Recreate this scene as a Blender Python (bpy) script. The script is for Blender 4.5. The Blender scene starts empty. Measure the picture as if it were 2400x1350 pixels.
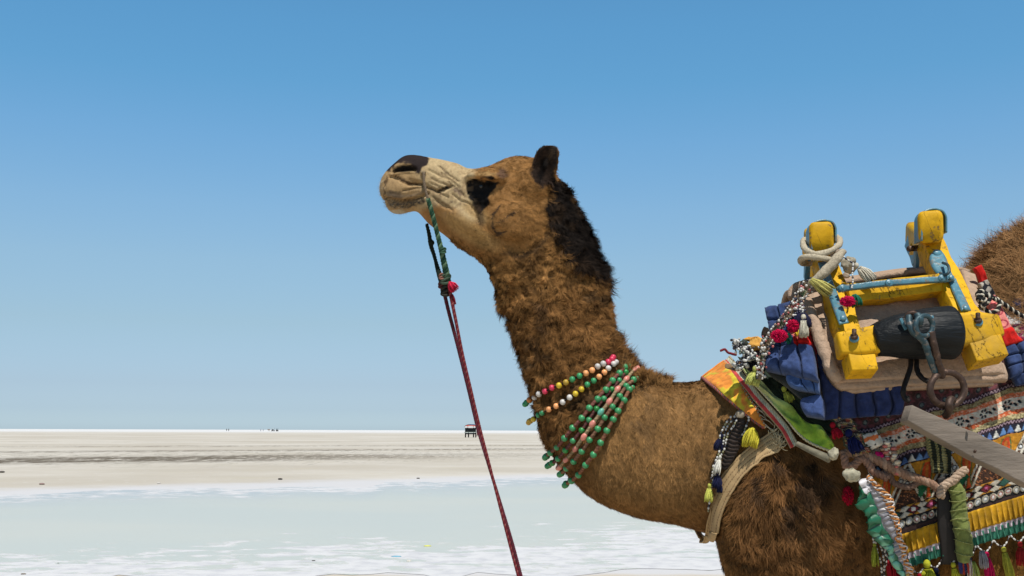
import bpy, math, random
import numpy as np
from mathutils import Vector
from mathutils.bvhtree import BVHTree
random.seed(5); RNG = np.random.default_rng(7)
SC = bpy.context.scene; COL = SC.collection
R = math.radians
# ---------------------------------------------------------------- camera
FPX = 2573.0; CAMZ = 1.5
PITCH = math.atan((1009.0-675)/FPX); ROLL = 0.0032
_F = np.array([0, math.cos(PITCH), math.sin(PITCH)]); _R0 = np.array([1., 0, 0]); _U0 = np.array([0, -math.sin(PITCH), math.cos(PITCH)])
_R = math.cos(ROLL)*_R0 + math.sin(ROLL)*_U0; _U = -math.sin(ROLL)*_R0 + math.cos(ROLL)*_U0
CAM = np.array([0, 0, CAMZ])
from mathutils import Matrix
cd = bpy.data.cameras.new('camera'); cam = bpy.data.objects.new('camera', cd); COL.objects.link(cam)
cd.sensor_width = 36; cd.lens = 36*FPX/2400; cd.clip_start = 0.05; cd.clip_end = 60000
cam.matrix_world = Matrix([[_R[0], _U[0], -_F[0], 0], [_R[1], _U[1], -_F[1], 0], [_R[2], _U[2], -_F[2], CAMZ], [0, 0, 0, 1]])
SC.camera = cam
# ---------------------------------------------------------------- sky and sun
SUN_EL, SUN_AZ = 65.0, 168.0          # azimuth of the sun, clockwise from +Y (the view direction)
wd = bpy.data.worlds.new('World'); SC.world = wd; wd.use_nodes = True
nt = wd.node_tree; nt.nodes.clear()
sky = nt.nodes.new('ShaderNodeTexSky'); sky.sky_type = 'NISHITA'; sky.sun_disc = False
sky.sun_elevation = R(SUN_EL); sky.sun_rotation = R(SUN_AZ)
sky.air_density = 1.0; sky.dust_density = 0.35; sky.ozone_density = 1.5; sky.altitude = 0
hs = nt.nodes.new('ShaderNodeHueSaturation'); hs.inputs['Saturation'].default_value = 1.0; hs.inputs['Hue'].default_value = 0.5
bg = nt.nodes.new('ShaderNodeBackground'); bg.inputs[1].default_value = 0.085
wo = nt.nodes.new('ShaderNodeOutputWorld')
# clear-air correction by elevation: the salt-flat haze is blue-white, not yellow
_tc = nt.nodes.new('ShaderNodeTexCoord'); _sx = nt.nodes.new('ShaderNodeSeparateXYZ'); _rp = nt.nodes.new('ShaderNodeValToRGB'); _mx = nt.nodes.new('ShaderNodeMix'); _mx.data_type = 'RGBA'; _mx.blend_type = 'MULTIPLY'; _mx.inputs[0].default_value = 1
_mr = nt.nodes.new('ShaderNodeMapRange'); _mr.inputs['From Max'].default_value = .5; nt.links.new(_tc.outputs['Generated'], _sx.inputs[0]); nt.links.new(_sx.outputs[2], _mr.inputs[0]); nt.links.new(_mr.outputs[0], _rp.inputs[0])
for _i, (_z, _g) in enumerate([(0.0051, (0.837, 1.146, 1.735)), (0.0181, (0.754, 1.0, 1.526)), (0.0399, (0.776, 0.946, 1.334)), (0.0946, (0.96, 1.085, 1.201)), (0.1491, (1.11, 1.281, 1.328)), (0.1963, (1.122, 1.407, 1.478)), (0.2555, (1.019, 1.506, 1.639)), (0.3069, (0.884, 1.566, 1.708)), (0.3547, (0.878, 1.621, 1.78))]):
    _e = _rp.color_ramp.elements[_i] if _i < 1 else _rp.color_ramp.elements.new(_z*2)
    _e.position = _z*2; _e.color = (*_g, 1)
_e = _rp.color_ramp.elements[-1]; _e.position = 1.0; _e.color = (.22, .38, .44, 1)  # sky above the view dimmed on purpose, to weaken the fill light
_e = _rp.color_ramp.elements.new(.77); _e.color = (.878, 1.621, 1.78, 1)
nt.links.new(sky.outputs[0], hs.inputs['Color']); nt.links.new(hs.outputs[0], _mx.inputs[6]); nt.links.new(_rp.outputs[0], _mx.inputs[7]); nt.links.new(_mx.outputs[2], bg.inputs[0]); nt.links.new(bg.outputs[0], wo.inputs[0])
sl = bpy.data.lights.new('sun', 'SUN'); sl.energy = 5.0; sl.angle = R(0.5); sl.color = (1.0, 0.965, 0.9)
so = bpy.data.objects.new('sun', sl); COL.objects.link(so)
_sd = Vector((math.sin(R(SUN_AZ))*math.cos(R(SUN_EL)), math.cos(R(SUN_AZ))*math.cos(R(SUN_EL)), math.sin(R(SUN_EL))))
so.rotation_euler = _sd.to_track_quat('Z', 'Y').to_euler(); so.location = (0, 0, 20)
SC.view_settings.view_transform = 'Standard'; SC.view_settings.look = 'None'; SC.view_settings.gamma = 1
SC.view_settings.exposure = 0.0
# ---------------------------------------------------------------- maths
def W(px, py, d):
    r = _F + (px-1200)/FPX*_R + (675-py)/FPX*_U
    return CAM + r*(d/r[1])
def G(px, py, z=0.0):
    r = _F + (px-1200)/FPX*_R + (675-py)/FPX*_U
    return CAM + r*((z-CAMZ)/r[2])
def proj(P):
    P = np.asarray(P, float)-CAM
    z = P@_F
    return np.stack([1200+FPX*(P@_R)/z, 675-FPX*(P@_U)/z], -1)
def hsh(i, j, k, s):
    h = (i.astype(np.int64)*374761393 + j.astype(np.int64)*668265263 + k.astype(np.int64)*2147483647 + s*1274126177) & 0xffffffff
    h = ((h ^ (h >> 13))*1274126177) & 0xffffffff
    h = ((h ^ (h >> 16))*2246822519) & 0xffffffff
    return ((h ^ (h >> 15)) & 0xffffff)/16777215.0
def vn(P, scale, seed=0):
    P = np.asarray(P, float)*scale
    if P.shape[-1] == 2: P = np.concatenate([P, np.zeros(P.shape[:-1]+(1,))], -1)
    I = np.floor(P).astype(np.int64); f = P-I; f = f*f*(3-2*f)
    x, y, z = I[..., 0], I[..., 1], I[..., 2]; r = 0
    for a in (0, 1):
        for b in (0, 1):
            for c in (0, 1):
                w = (f[..., 0] if a else 1-f[..., 0])*(f[..., 1] if b else 1-f[..., 1])*(f[..., 2] if c else 1-f[..., 2])
                r = r + w*hsh(x+a, y+b, z+c, seed)
    return r
def fbm(P, scale, seed=0, o=3):
    return sum(vn(P, scale*2**k, seed+k)*0.5**k for k in range(o))/sum(0.5**k for k in range(o))
def sst(a, b, x):
    t = np.clip((x-a)/(b-a), 0, 1); return t*t*(3-2*t)
def segd(q, pl):
    q = np.asarray(q, float); best = np.full(q.shape[:-1], 1e9)
    for a, b in zip(pl[:-1], pl[1:]):
        a = np.array(a, float); b = np.array(b, float); ab = b-a
        t = np.clip(((q-a)@ab)/max(ab@ab, 1e-9), 0, 1)
        best = np.minimum(best, np.linalg.norm(q-a-t[..., None]*ab, axis=-1))
    return best
def sdpoly(q, poly):
    d = segd(q, list(poly)+[poly[0]]); ins = np.zeros(q.shape[:-1], bool)
    x, y = q[..., 0], q[..., 1]
    for (x0, y0), (x1, y1) in zip(poly, list(poly[1:])+[poly[0]]):
        if y0 == y1: continue
        c = ((y0 > y) != (y1 > y)) & (x < (x1-x0)*(y-y0)/(y1-y0)+x0); ins ^= c
    return np.where(ins, -d, d)
def blob(q, cx, cy, rx, ry, ang=0):
    a = R(ang); dx = q[..., 0]-cx; dy = q[..., 1]-cy
    u = (dx*math.cos(a)+dy*math.sin(a))/rx; v = (-dx*math.sin(a)+dy*math.cos(a))/ry
    return np.sqrt(u*u+v*v)
def cr(P, n, even=True):
    """Catmull-Rom through P, n samples"""
    P = np.asarray(P, float)
    if len(P) == 1: return np.repeat(P, n, 0)
    Q = np.vstack([2*P[0]-P[1], P, 2*P[-1]-P[-2]]); out = []
    m = 12
    for i in range(1, len(Q)-2):
        t = np.linspace(0, 1, m, endpoint=False)[:, None]
        p0, p1, p2, p3 = Q[i-1], Q[i], Q[i+1], Q[i+2]
        out.append(0.5*(2*p1+(p2-p0)*t+(2*p0-5*p1+4*p2-p3)*t*t+(-p0+3*p1-3*p2+p3)*t**3))
    C = np.vstack(out+[P[-1:]])
    if not even:
        s = np.linspace(0, 1, len(C))
    else:
        s = np.concatenate([[0], np.cumsum(np.linalg.norm(np.diff(C, axis=0), axis=1))]); s /= max(s[-1], 1e-9)
    t = np.linspace(0, 1, n)
    return np.stack([np.interp(t, s, C[:, k]) for k in range(C.shape[1])], 1)
def WW(P):
    return np.array([W(*p) for p in P])
def lin(c, k=1.0):
    return tuple(k*(((v/255)/12.92) if v/255 <= .04045 else ((v/255+.055)/1.055)**2.4) for v in c)
# ---------------------------------------------------------------- mesh building
class MB:
    def __init__(s): s.V = []; s.F = []; s.C = []; s.n = 0
    def add(s, V, F, c=(1, 1, 1)):
        V = np.asarray(V, float); s.V.append(V)
        s.F += [tuple(int(i)+s.n for i in f) for f in F]
        c = np.asarray(c, float)
        s.C.append(np.repeat(c[None], len(V), 0) if c.ndim == 1 else c)
        s.n += len(V); return s
    def build(s, name, m, parent=None, smooth=True):
        return mkobj(name, np.vstack(s.V), s.F, m, parent, np.vstack(s.C), smooth)
def mkobj(name, V, F, m, parent=None, C=None, smooth=True):
    me = bpy.data.meshes.new(name)
    V = np.asarray(V, float)
    pp = parent
    while pp is not None: V = V-np.array(pp.location); pp = pp.parent
    me.from_pydata(V.tolist() if not isinstance(F, np.ndarray) else [], [], F if not isinstance(F, np.ndarray) else [])
    if isinstance(F, np.ndarray):
        fast_mesh(me, V, F)
    if C is not None:
        a = me.color_attributes.new('Col', 'FLOAT_COLOR', 'POINT')
        a.data.foreach_set('color', np.concatenate([np.clip(C, 0, 1), np.ones((len(C), 1))], 1).astype(np.float32).ravel())
    if smooth:
        me.polygons.foreach_set('use_smooth', np.ones(len(me.polygons), bool))
    me.materials.append(m); me.update()
    o = bpy.data.objects.new(name, me); COL.objects.link(o)
    if parent is not None: o.parent = parent
    return o
def fast_mesh(me, V, F):
    me.vertices.add(len(V)); me.vertices.foreach_set('co', V.astype(np.float32).ravel())
    k = F.shape[1]; me.loops.add(F.size); me.loops.foreach_set('vertex_index', F.astype(np.int32).ravel())
    me.polygons.add(len(F)); me.polygons.foreach_set('loop_start', np.arange(0, F.size, k, dtype=np.int32))
    me.update(calc_edges=True)
def tag(o, label=None, cat=None, group=None, kind=None):
    if label: o['label'] = label
    if cat: o['category'] = cat
    if group: o['group'] = group
    if kind: o['kind'] = kind
    return o
def thing(name, label, cat, loc=(0, 0, 0), group=None):
    o = bpy.data.objects.new(name, None); COL.objects.link(o); o.location = tuple(float(v) for v in loc); o.empty_display_size = .1
    return tag(o, label, cat, group)
def lab(o, l): o['label'] = l; return o
def frames(P):
    P = np.asarray(P, float); T = np.gradient(P, axis=0); T /= np.linalg.norm(T, axis=1)[:, None]+1e-12
    N = np.zeros_like(P); a = np.array([0, -1., 0.]) if abs(T[0][1]) < .9 else np.array([1., 0, 0])
    n = a-T[0]*(a@T[0]); N[0] = n/np.linalg.norm(n)
    for i in range(1, len(P)):
        n = N[i-1]-T[i]*(N[i-1]@T[i]); N[i] = n/(np.linalg.norm(n)+1e-12)
    return T, N, np.cross(T, N)
def tube(P, r, k=8, closed=False, caps=True):
    P = np.asarray(P, float); n = len(P); r = np.broadcast_to(np.asarray(r, float), (n,))
    T, N, B = frames(P); a = np.linspace(0, 2*math.pi, k, endpoint=False)
    V = (P[:, None]+r[:, None, None]*(np.cos(a)[None, :, None]*N[:, None]+np.sin(a)[None, :, None]*B[:, None])).reshape(-1, 3)
    F = [(i*k+j, i*k+(j+1) % k, (i+1)*k+(j+1) % k, (i+1)*k+j) for i in range(n-1) for j in range(k)]
    if closed: F += [((n-1)*k+j, (n-1)*k+(j+1) % k, (j+1) % k, j) for j in range(k)]
    elif caps: F += [tuple(range(k))[::-1], tuple((n-1)*k+j for j in range(k))]
    return V, F
def rope(mb, P, Rr, pitch, c=(1, 1, 1), strands=3, k=6, c2=None, over=1.0):
    P = np.asarray(P, float); L = np.concatenate([[0], np.cumsum(np.linalg.norm(np.diff(P, axis=0), axis=1))])
    n = max(int(L[-1]/pitch*7), 4); t = np.linspace(0, L[-1], n); Q = np.stack([np.interp(t, L, P[:, i]) for i in range(3)], 1)
    T, N, B = frames(Q); Rr = np.interp(t/L[-1], np.linspace(0, 1, np.size(Rr)) if np.size(Rr) > 1 else [0, 1], Rr if np.size(Rr) > 1 else [Rr, Rr])
    for s in range(strands):
        a = t/pitch*2*math.pi+s*2*math.pi/strands
        H = Q+(Rr*.5)[:, None]*(np.cos(a)[:, None]*N+np.sin(a)[:, None]*B)
        V, F = tube(H, Rr*.56*over, k); mb.add(V, F, c2 if (c2 is not None and s == 0) else c)
def ball(c, r, seg=12, rings=8, axis=None, sc=(1, 1, 1)):
    V = []; F = []
    for i in range(rings+1):
        th = math.pi*i/rings
        for j in range(seg):
            ph = 2*math.pi*j/seg; V.append((math.sin(th)*math.cos(ph)*sc[0], math.sin(th)*math.sin(ph)*sc[1], math.cos(th)*sc[2]))
    for i in range(rings):
        for j in range(seg): F.append((i*seg+j, (i+1)*seg+j, (i+1)*seg+(j+1) % seg, i*seg+(j+1) % seg))
    V = np.array(V)*r
    if axis is not None:
        q = Vector(axis).to_track_quat('Z', 'Y').to_matrix(); V = V@np.array(q).T
    return V+np.asarray(c), F
def gridF(nu, nv, off=0, flip=False):
    F = [(off+i*nv+j, off+i*nv+j+1, off+(i+1)*nv+j+1, off+(i+1)*nv+j) for i in range(nu-1) for j in range(nv-1)]
    return [f[::-1] for f in F] if flip else F
def gnorm(P):
    a = np.gradient(P, axis=0); b = np.gradient(P, axis=1); n = np.cross(a, b); n /= np.linalg.norm(n, axis=-1)[..., None]+1e-12
    v = CAM-P
    if (n*v).sum(-1).mean() < 0: n = -n
    return n
def sheet(mb, P, thick=.004, puff=0., h=None, C=(1, 1, 1), pexp=.35):
    """closed sheet from grid P (nu,nv,3): front bulges by puff toward the outside, back lies thick behind"""
    nu, nv = P.shape[:2]; n = gnorm(P)
    u = np.abs(np.linspace(-1, 1, nu))[:, None]; v = np.abs(np.linspace(-1, 1, nv))[None]
    pr = puff*np.clip((1-u**6)*(1-v**6), 0, 1)**pexp if puff else 0*u*v
    H = pr+(h if h is not None else 0)
    Fr = P+n*H[..., None]; Bk = P-n*thick
    V = np.vstack([Fr.reshape(-1, 3), Bk.reshape(-1, 3)]); m = nu*nv
    F = gridF(nu, nv)+gridF(nu, nv, m, True)
    b = [i*nv for i in range(nu)]+[(nu-1)*nv+j for j in range(1, nv)]+[i*nv+nv-1 for i in range(nu-2, -1, -1)]+[j for j in range(nv-2, 0, -1)]
    F += [(b[i], b[(i+1) % len(b)], b[(i+1) % len(b)]+m, b[i]+m) for i in range(len(b))]
    C = np.asarray(C, float)
    if C.ndim == 3: C = np.vstack([C.reshape(-1, 3)]*2)
    mb.add(V, F, C); return Fr
def ruled(A, B, nu, nv):
    a = cr(A, nu); b = cr(B, nu); t = np.linspace(0, 1, nv)[None, :, None]
    return a[:, None]*(1-t)+b[:, None]*t          # px-space grid
def bar(mb, P, w, h, nrm=(0, -1, 0), bev=.18, c=(1, 1, 1), seg=14, rough=.0, capb=True):
    """hewn beam along path P; w across (in the picture), h deep; rounded corners"""
    P = cr(P, seg); T = np.gradient(P, axis=0); T /= np.linalg.norm(T, axis=1)[:, None]
    nr = np.array(nrm, float); Nn = nr[None]-T*(T@nr)[:, None]; Nn /= np.linalg.norm(Nn, axis=1)[:, None]; S = np.cross(T, Nn)
    w = np.interp(np.linspace(0, 1, seg), np.linspace(0, 1, np.size(w)), np.ravel(w)) if np.size(w) > 1 else np.full(seg, w)
    h = np.interp(np.linspace(0, 1, seg), np.linspace(0, 1, np.size(h)), np.ravel(h)) if np.size(h) > 1 else np.full(seg, h)
    ring = []
    b = bev
    for sx, sy in ((1, 1), (-1, 1), (-1, -1), (1, -1)):
        for a in ((0, 30, 60, 90) if sx*sy > 0 else (90, 60, 30, 0)):
            ring.append((sx*(1-b+b*math.cos(R(a))), sy*(1-b+b*math.sin(R(a)))))
    ring = np.array(ring); k = len(ring); V = []
    rows = [(0, 0.0, .80), (0, .012, .95)]+[(i, 0, 1) for i in range(seg)]+[(seg-1, -.012, .95), (seg-1, 0.0, .80)]
    for q, (i, o, s) in enumerate(rows):
        e = 0.0
        if q == 0: e = -.30*bev*min(w[0], h[0])
        if q == len(rows)-1: e = .30*bev*min(w[-1], h[-1])
        if q == 1: e = -.12*bev*min(w[0], h[0])
        if q == len(rows)-2: e = .12*bev*min(w[-1], h[-1])
        s2 = 1-(1-s)*bev*2
        for x, y in ring: V.append(P[i]+T[i]*e+S[i]*x*w[i]/2*s2+Nn[i]*y*h[i]/2*s2)
    V = np.array(V)
    if rough: V += (np.stack([vn(V, 22, s) for s in (1, 2, 3)], 1)-.5)*rough
    n = len(rows)
    F = [(i*k+j, i*k+(j+1) % k, (i+1)*k+(j+1) % k, (i+1)*k+j) for i in range(n-1) for j in range(k)]
    F += [tuple(range(k))[::-1], tuple((n-1)*k+j for j in range(k))]
    mb.add(V, F, c); return mb
# ---------------------------------------------------------------- materials
def newmat(name):
    m = bpy.data.materials.new(name); m.use_nodes = True; t = m.node_tree; t.nodes.clear()
    o = t.nodes.new('ShaderNodeOutputMaterial'); b = t.nodes.new('ShaderNodeBsdfPrincipled'); t.links.new(b.outputs[0], o.inputs[0])
    return m, t, b
def nnode(t, ty, **k):
    n = t.nodes.new(ty)
    for a, v in k.items():
        if a in n.inputs: n.inputs[a].default_value = v
        else: setattr(n, a, v)
    return n
def mat(name, base=(1, 1, 1), rough=.8, metal=0, attr=False, ns=40, var=.25, bs=200, bump=.3, bd=.001, spec=.3, sheen=0, wear=None, ws=15, wlo=.62, stretch=None, coat=0):
    m, t, b = newmat(name); L = t.links
    tc = nnode(t, 'ShaderNodeTexCoord'); src = tc.outputs['Object']
    if stretch:
        mp = nnode(t, 'ShaderNodeMapping'); mp.inputs['Scale'].default_value = stretch[0]
        mp.inputs['Rotation'].default_value = stretch[1] if len(stretch) > 1 else (0, 0, 0)
        L.new(src, mp.inputs[0]); src = mp.outputs[0]
    if attr:
        at = nnode(t, 'ShaderNodeAttribute', attribute_name='Col'); col = at.outputs['Color']
    else:
        rg = nnode(t, 'ShaderNodeRGB'); rg.outputs[0].default_value = (*base, 1); col = rg.outputs[0]
    n1 = nnode(t, 'ShaderNodeTexNoise', Scale=ns, Detail=5.0, Roughness=.6); L.new(src, n1.inputs['Vector'])
    mr = nnode(t, 'ShaderNodeMapRange'); mr.inputs['From Min'].default_value = .3; mr.inputs['From Max'].default_value = .7
    mr.inputs['To Min'].default_value = 1-var; mr.inputs['To Max'].default_value = 1+var*.6; L.new(n1.outputs[0], mr.inputs[0])
    mx = nnode(t, 'ShaderNodeMix', data_type='RGBA', blend_type='MULTIPLY'); mx.inputs[0].default_value = 1
    L.new(col, mx.inputs[6]); L.new(mr.outputs[0], mx.inputs[7]); out = mx.outputs[2]
    if wear is not None:
        n2 = nnode(t, 'ShaderNodeTexNoise', Scale=ws, Detail=8.0, Roughness=.65); L.new(src, n2.inputs['Vector'])
        r2 = nnode(t, 'ShaderNodeMapRange'); r2.inputs['From Min'].default_value = wlo; r2.inputs['From Max'].default_value = wlo+.05; L.new(n2.outputs[0], r2.inputs[0])
        m2 = nnode(t, 'ShaderNodeMix', data_type='RGBA'); L.new(r2.outputs[0], m2.inputs[0]); L.new(out, m2.inputs[6]); m2.inputs[7].default_value = (*wear, 1); out = m2.outputs[2]
    L.new(out, b.inputs['Base Color'])
    b.inputs['Roughness'].default_value = rough; b.inputs['Metallic'].default_value = metal
    b.inputs['Specular IOR Level'].default_value = spec
    if sheen: b.inputs['Sheen Weight'].default_value = sheen
    if coat: b.inputs['Coat Weight'].default_value = coat; b.inputs['Coat Roughness'].default_value = .2
    n3 = nnode(t, 'ShaderNodeTexNoise', Scale=bs, Detail=4.0, Roughness=.6); L.new(src, n3.inputs['Vector'])
    bp = nnode(t, 'ShaderNodeBump', Strength=bump, Distance=bd); L.new(n3.outputs[0], bp.inputs['Height']); L.new(bp.outputs[0], b.inputs['Normal'])
    return m
# ================================================================ ground and pond
def math_node(t, op, a, b=None, c=None):
    n = t.nodes.new('ShaderNodeMath'); n.operation = op
    for i, v in enumerate((a, b, c)):
        if v is None: continue
        if isinstance(v, (int, float)): n.inputs[i].default_value = v
        else: t.links.new(v, n.inputs[i])
    return n.outputs[0]
def ramp(t, src, lo, hi, a=0., b=1.):
    n = t.nodes.new('ShaderNodeMapRange'); n.interpolation_type = 'SMOOTHSTEP'
    for k, v in (('From Min', lo), ('From Max', hi), ('To Min', a), ('To Max', b)): n.inputs[k].default_value = v
    t.links.new(src, n.inputs[0]); return n.outputs[0]
def noise(t, pos, scale, detail=4., rough=.55, sx=1., sy=1.):
    mp = t.nodes.new('ShaderNodeMapping'); mp.inputs['Scale'].default_value = (sx, sy, 1); t.links.new(pos, mp.inputs[0])
    n = t.nodes.new('ShaderNodeTexNoise'); n.inputs['Scale'].default_value = scale; n.inputs['Detail'].default_value = detail; n.inputs['Roughness'].default_value = rough
    t.links.new(mp.outputs[0], n.inputs['Vector']); return n.outputs[0]
def mixc(t, f, a, b):
    n = t.nodes.new('ShaderNodeMix'); n.data_type = 'RGBA'
    if isinstance(f, (int, float)): n.inputs[0].default_value = f
    else: t.links.new(f, n.inputs[0])
    for i, v in ((6, a), (7, b)):
        if isinstance(v, tuple): n.inputs[i].default_value = (*v, 1)
        else: t.links.new(v, n.inputs[i])
    return n.outputs[2]
def ground_mat():
    m, t, b = newmat('salt_desert'); L = t.links
    ge = nnode(t, 'ShaderNodeNewGeometry'); pos = ge.outputs['Position']
    sx = nnode(t, 'ShaderNodeSeparateXYZ'); L.new(pos, sx.inputs[0]); X, Y = sx.outputs[0], sx.outputs[1]
    mud = (.435, .395, .335); pale = (.53, .495, .44); salt = (.525, .52, .53); dark = (.105, .085, .06)
    c = mixc(t, ramp(t, noise(t, pos, .05, 6, .6, 1, 1), .38, .62), mud, pale)
    c = mixc(t, ramp(t, noise(t, pos, .7, 6, .65, .4, 1), .5, .75, 0, .6), c, (.46, .42, .33))
    c = mixc(t, ramp(t, noise(t, pos, 2.5, 4, .6), .6, .68, 0, .35), c, (.60, .58, .55))
    # far salt flat turns an even pale grey near the horizon
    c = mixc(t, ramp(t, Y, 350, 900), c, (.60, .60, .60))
    # distance behind pond shore line
    e = math_node(t, 'SUBTRACT', Y, math_node(t, 'MULTIPLY_ADD', X, .80, 33.2))
    en = math_node(t, 'ADD', e, math_node(t, 'MULTIPLY', math_node(t, 'SUBTRACT', noise(t, pos, .35, 5, .6), .5), 5.0))
    c = mixc(t, ramp(t, en, 6.6, 2.6), c, salt)
    # mud streaks: long dark tracks running roughly across the view
    def streak(c, x0, y0, sl, w, amp, lo, hi, strength, seed, col=dark, sc=.12, rag=0):
        d = math_node(t, 'SUBTRACT', Y, math_node(t, 'MULTIPLY_ADD', X, sl, y0-sl*x0))
        d = math_node(t, 'ADD', d, math_node(t, 'MULTIPLY', math_node(t, 'SUBTRACT', noise(t, pos, sc, 4, .6), .5), amp))
        d = math_node(t, 'ABSOLUTE', d)
        k = ramp(t, d, w, w*.35)
        mp = t.nodes.new('ShaderNodeVectorMath'); mp.operation = 'ADD'; mp.inputs[1].default_value = (seed*37., seed*11., 0); L.new(pos, mp.inputs[0])
        k = math_node(t, 'MULTIPLY', k, ramp(t, noise(t, mp.outputs[0], .55, 7, .72, .35, 1.3), lo, hi))
        if rag: k = math_node(t, 'MULTIPLY', k, ramp(t, noise(t, mp.outputs[0], 1.1, 8, .75, 2.2, .28), rag, rag+.07))
        return mixc(t, math_node(t, 'MULTIPLY', k, strength), c, col)
    c = streak(c, -20, 56.0, .62, 10, 9, .34, .46, ramp(t, X, 4, -20, .12, .97), 1, sc=.25, rag=.42)
    c = streak(c, -20, 62, .62, 26.0, 10, .42, .50, ramp(t, X, 4, -24, .25, .9), 7, sc=.2, rag=.52)
    c = streak(c, -20, 80, .55, 5.0, 5, .42, .50, .8, 2, rag=.44)
    c = streak(c, -20, 104, .4, 6, 6, .44, .52, .75, 3, rag=.46)
    c = streak(c, 10, 190, -.25, 6, 9, .46, .55, .45, 4, (.25, .2, .14), .03)
    c = streak(c, -60, 320, .1, 16, 25, .5, .56, .5, 5, (.22, .19, .15), .02)
    c = streak(c, -20, 140, .3, 3, 9, .5, .56, .6, 6)
    c = mixc(t, math_node(t, 'MULTIPLY', ramp(t, noise(t, pos, 1.3, 5, .7, .6, 1), .68, .72), ramp(t, Y, 44, 58)), c, (.2, .17, .12))
    # near bank: salt then damp sand
    nb = math_node(t, 'ADD', Y, math_node(t, 'MULTIPLY', noise(t, pos, .8, 4), 1.2))
    c = mixc(t, ramp(t, nb, 12.6, 12.1), c, (.50, .43, .33))
    L.new(c, b.inputs['Base Color']); b.inputs['Roughness'].default_value = .95; b.inputs['Specular IOR Level'].default_value = .1
    bp = nnode(t, 'ShaderNodeBump', Strength=.35, Distance=.04); L.new(noise(t, pos, 3.0, 6, .65), bp.inputs['Height']); L.new(bp.outputs[0], b.inputs['Normal'])
    return m
rows = [-60, -10, 0, 4, 8, 12, 20, 30, 45, 60, 90, 140, 220, 400, 800, 2000, 6000, 30000]
V = []; 
for i, y in enumerate(rows):
    for j in range(9): V.append(((j-4)/4*max(60, y*2+60), y, 0))
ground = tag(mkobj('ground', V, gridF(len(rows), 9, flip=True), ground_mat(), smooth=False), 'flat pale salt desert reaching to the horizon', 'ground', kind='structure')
def pond_mat():
    m, t, b = newmat('milky_pond_water'); L = t.links
    ge = nnode(t, 'ShaderNodeNewGeometry'); pos = ge.outputs['Position']
    at = nnode(t, 'ShaderNodeAttribute', attribute_name='Col'); se = nnode(t, 'ShaderNodeSeparateColor'); L.new(at.outputs['Color'], se.inputs[0]); v = se.outputs[0]
    c = mixc(t, ramp(t, noise(t, pos, .16, 3, .5, .6, 1.), .40, .62), (.48, .50, .46), (.51, .515, .46))
    c = mixc(t, ramp(t, v, .62, .95), c, (.43, .455, .46))
    # salt crust floating on it: dense at the near bank, thin rows at the far bank
    th = math_node(t, 'ADD', ramp(t, v, .0, .40, .42, .675), ramp(t, v, .60, .97, 0, -.20))
    n1 = noise(t, pos, 2.4, 6, .66, .6, 1.); n2 = noise(t, pos, .35, 3, .5)
    nn = math_node(t, 'ADD', math_node(t, 'MULTIPLY', n1, .72), math_node(t, 'MULTIPLY', n2, .28))
    k = ramp(t, math_node(t, 'SUBTRACT', nn, th), -.004, .03)
    c = mixc(t, k, c, mixc(t, ramp(t, noise(t, pos, 4., 5, .6), .4, .7), (.57, .57, .58), (.46, .465, .49)))
    L.new(c, b.inputs['Base Color'])
    L.new(math_node(t, 'MULTIPLY_ADD', k, .6, .32), b.inputs['Roughness']); b.inputs['Specular IOR Level'].default_value = .07
    bp = nnode(t, 'ShaderNodeBump', Strength=.5, Distance=.02); L.new(math_node(t, 'MULTIPLY', k, noise(t, pos, 6., 5, .6)), bp.inputs['Height']); L.new(bp.outputs[0], b.inputs['Normal'])
    return m
far = cr([(-1400, 1252), (-500, 1195), (0, 1163), (200, 1152), (350, 1150), (460, 1145), (600, 1147), (700, 1140), (860, 1143), (900, 1131), (1060, 1130), (1200, 1121), (1300, 1117), (1700, 1101), (2600, 1090), (3600, 1080)], 120)
near = cr([(-1400, 1500), (-500, 1420), (0, 1372), (300, 1362), (600, 1358), (760, 1346), (1000, 1352), (1250, 1350), (1480, 1335), (1600, 1330), (1720, 1326), (2600, 1290), (3600, 1250)], 120)
V = []; C = []
for i in range(120):
    a = G(*far[i]); c_ = G(*near[i]); wob = (vn(np.array([[i*1., 0, 0]]), .6, 3)[0]-.5)*1.0
    for j in range(12):
        s = j/11; dr = (a-c_)/np.linalg.norm(a-c_); p = c_*(1-s)+a*s+dr*wob*abs(2*s-1)**4; p[2] = .004; V.append(p); C.append((s, s, s))
pond = tag(mkobj('water', V, gridF(120, 12, flip=False), pond_mat(), C=np.array(C), smooth=False), 'milky pale green salt pond with white crust along its banks', 'water', kind='structure')
if pond.data.polygons[0].normal.z < 0: pond.data.flip_normals()
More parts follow.
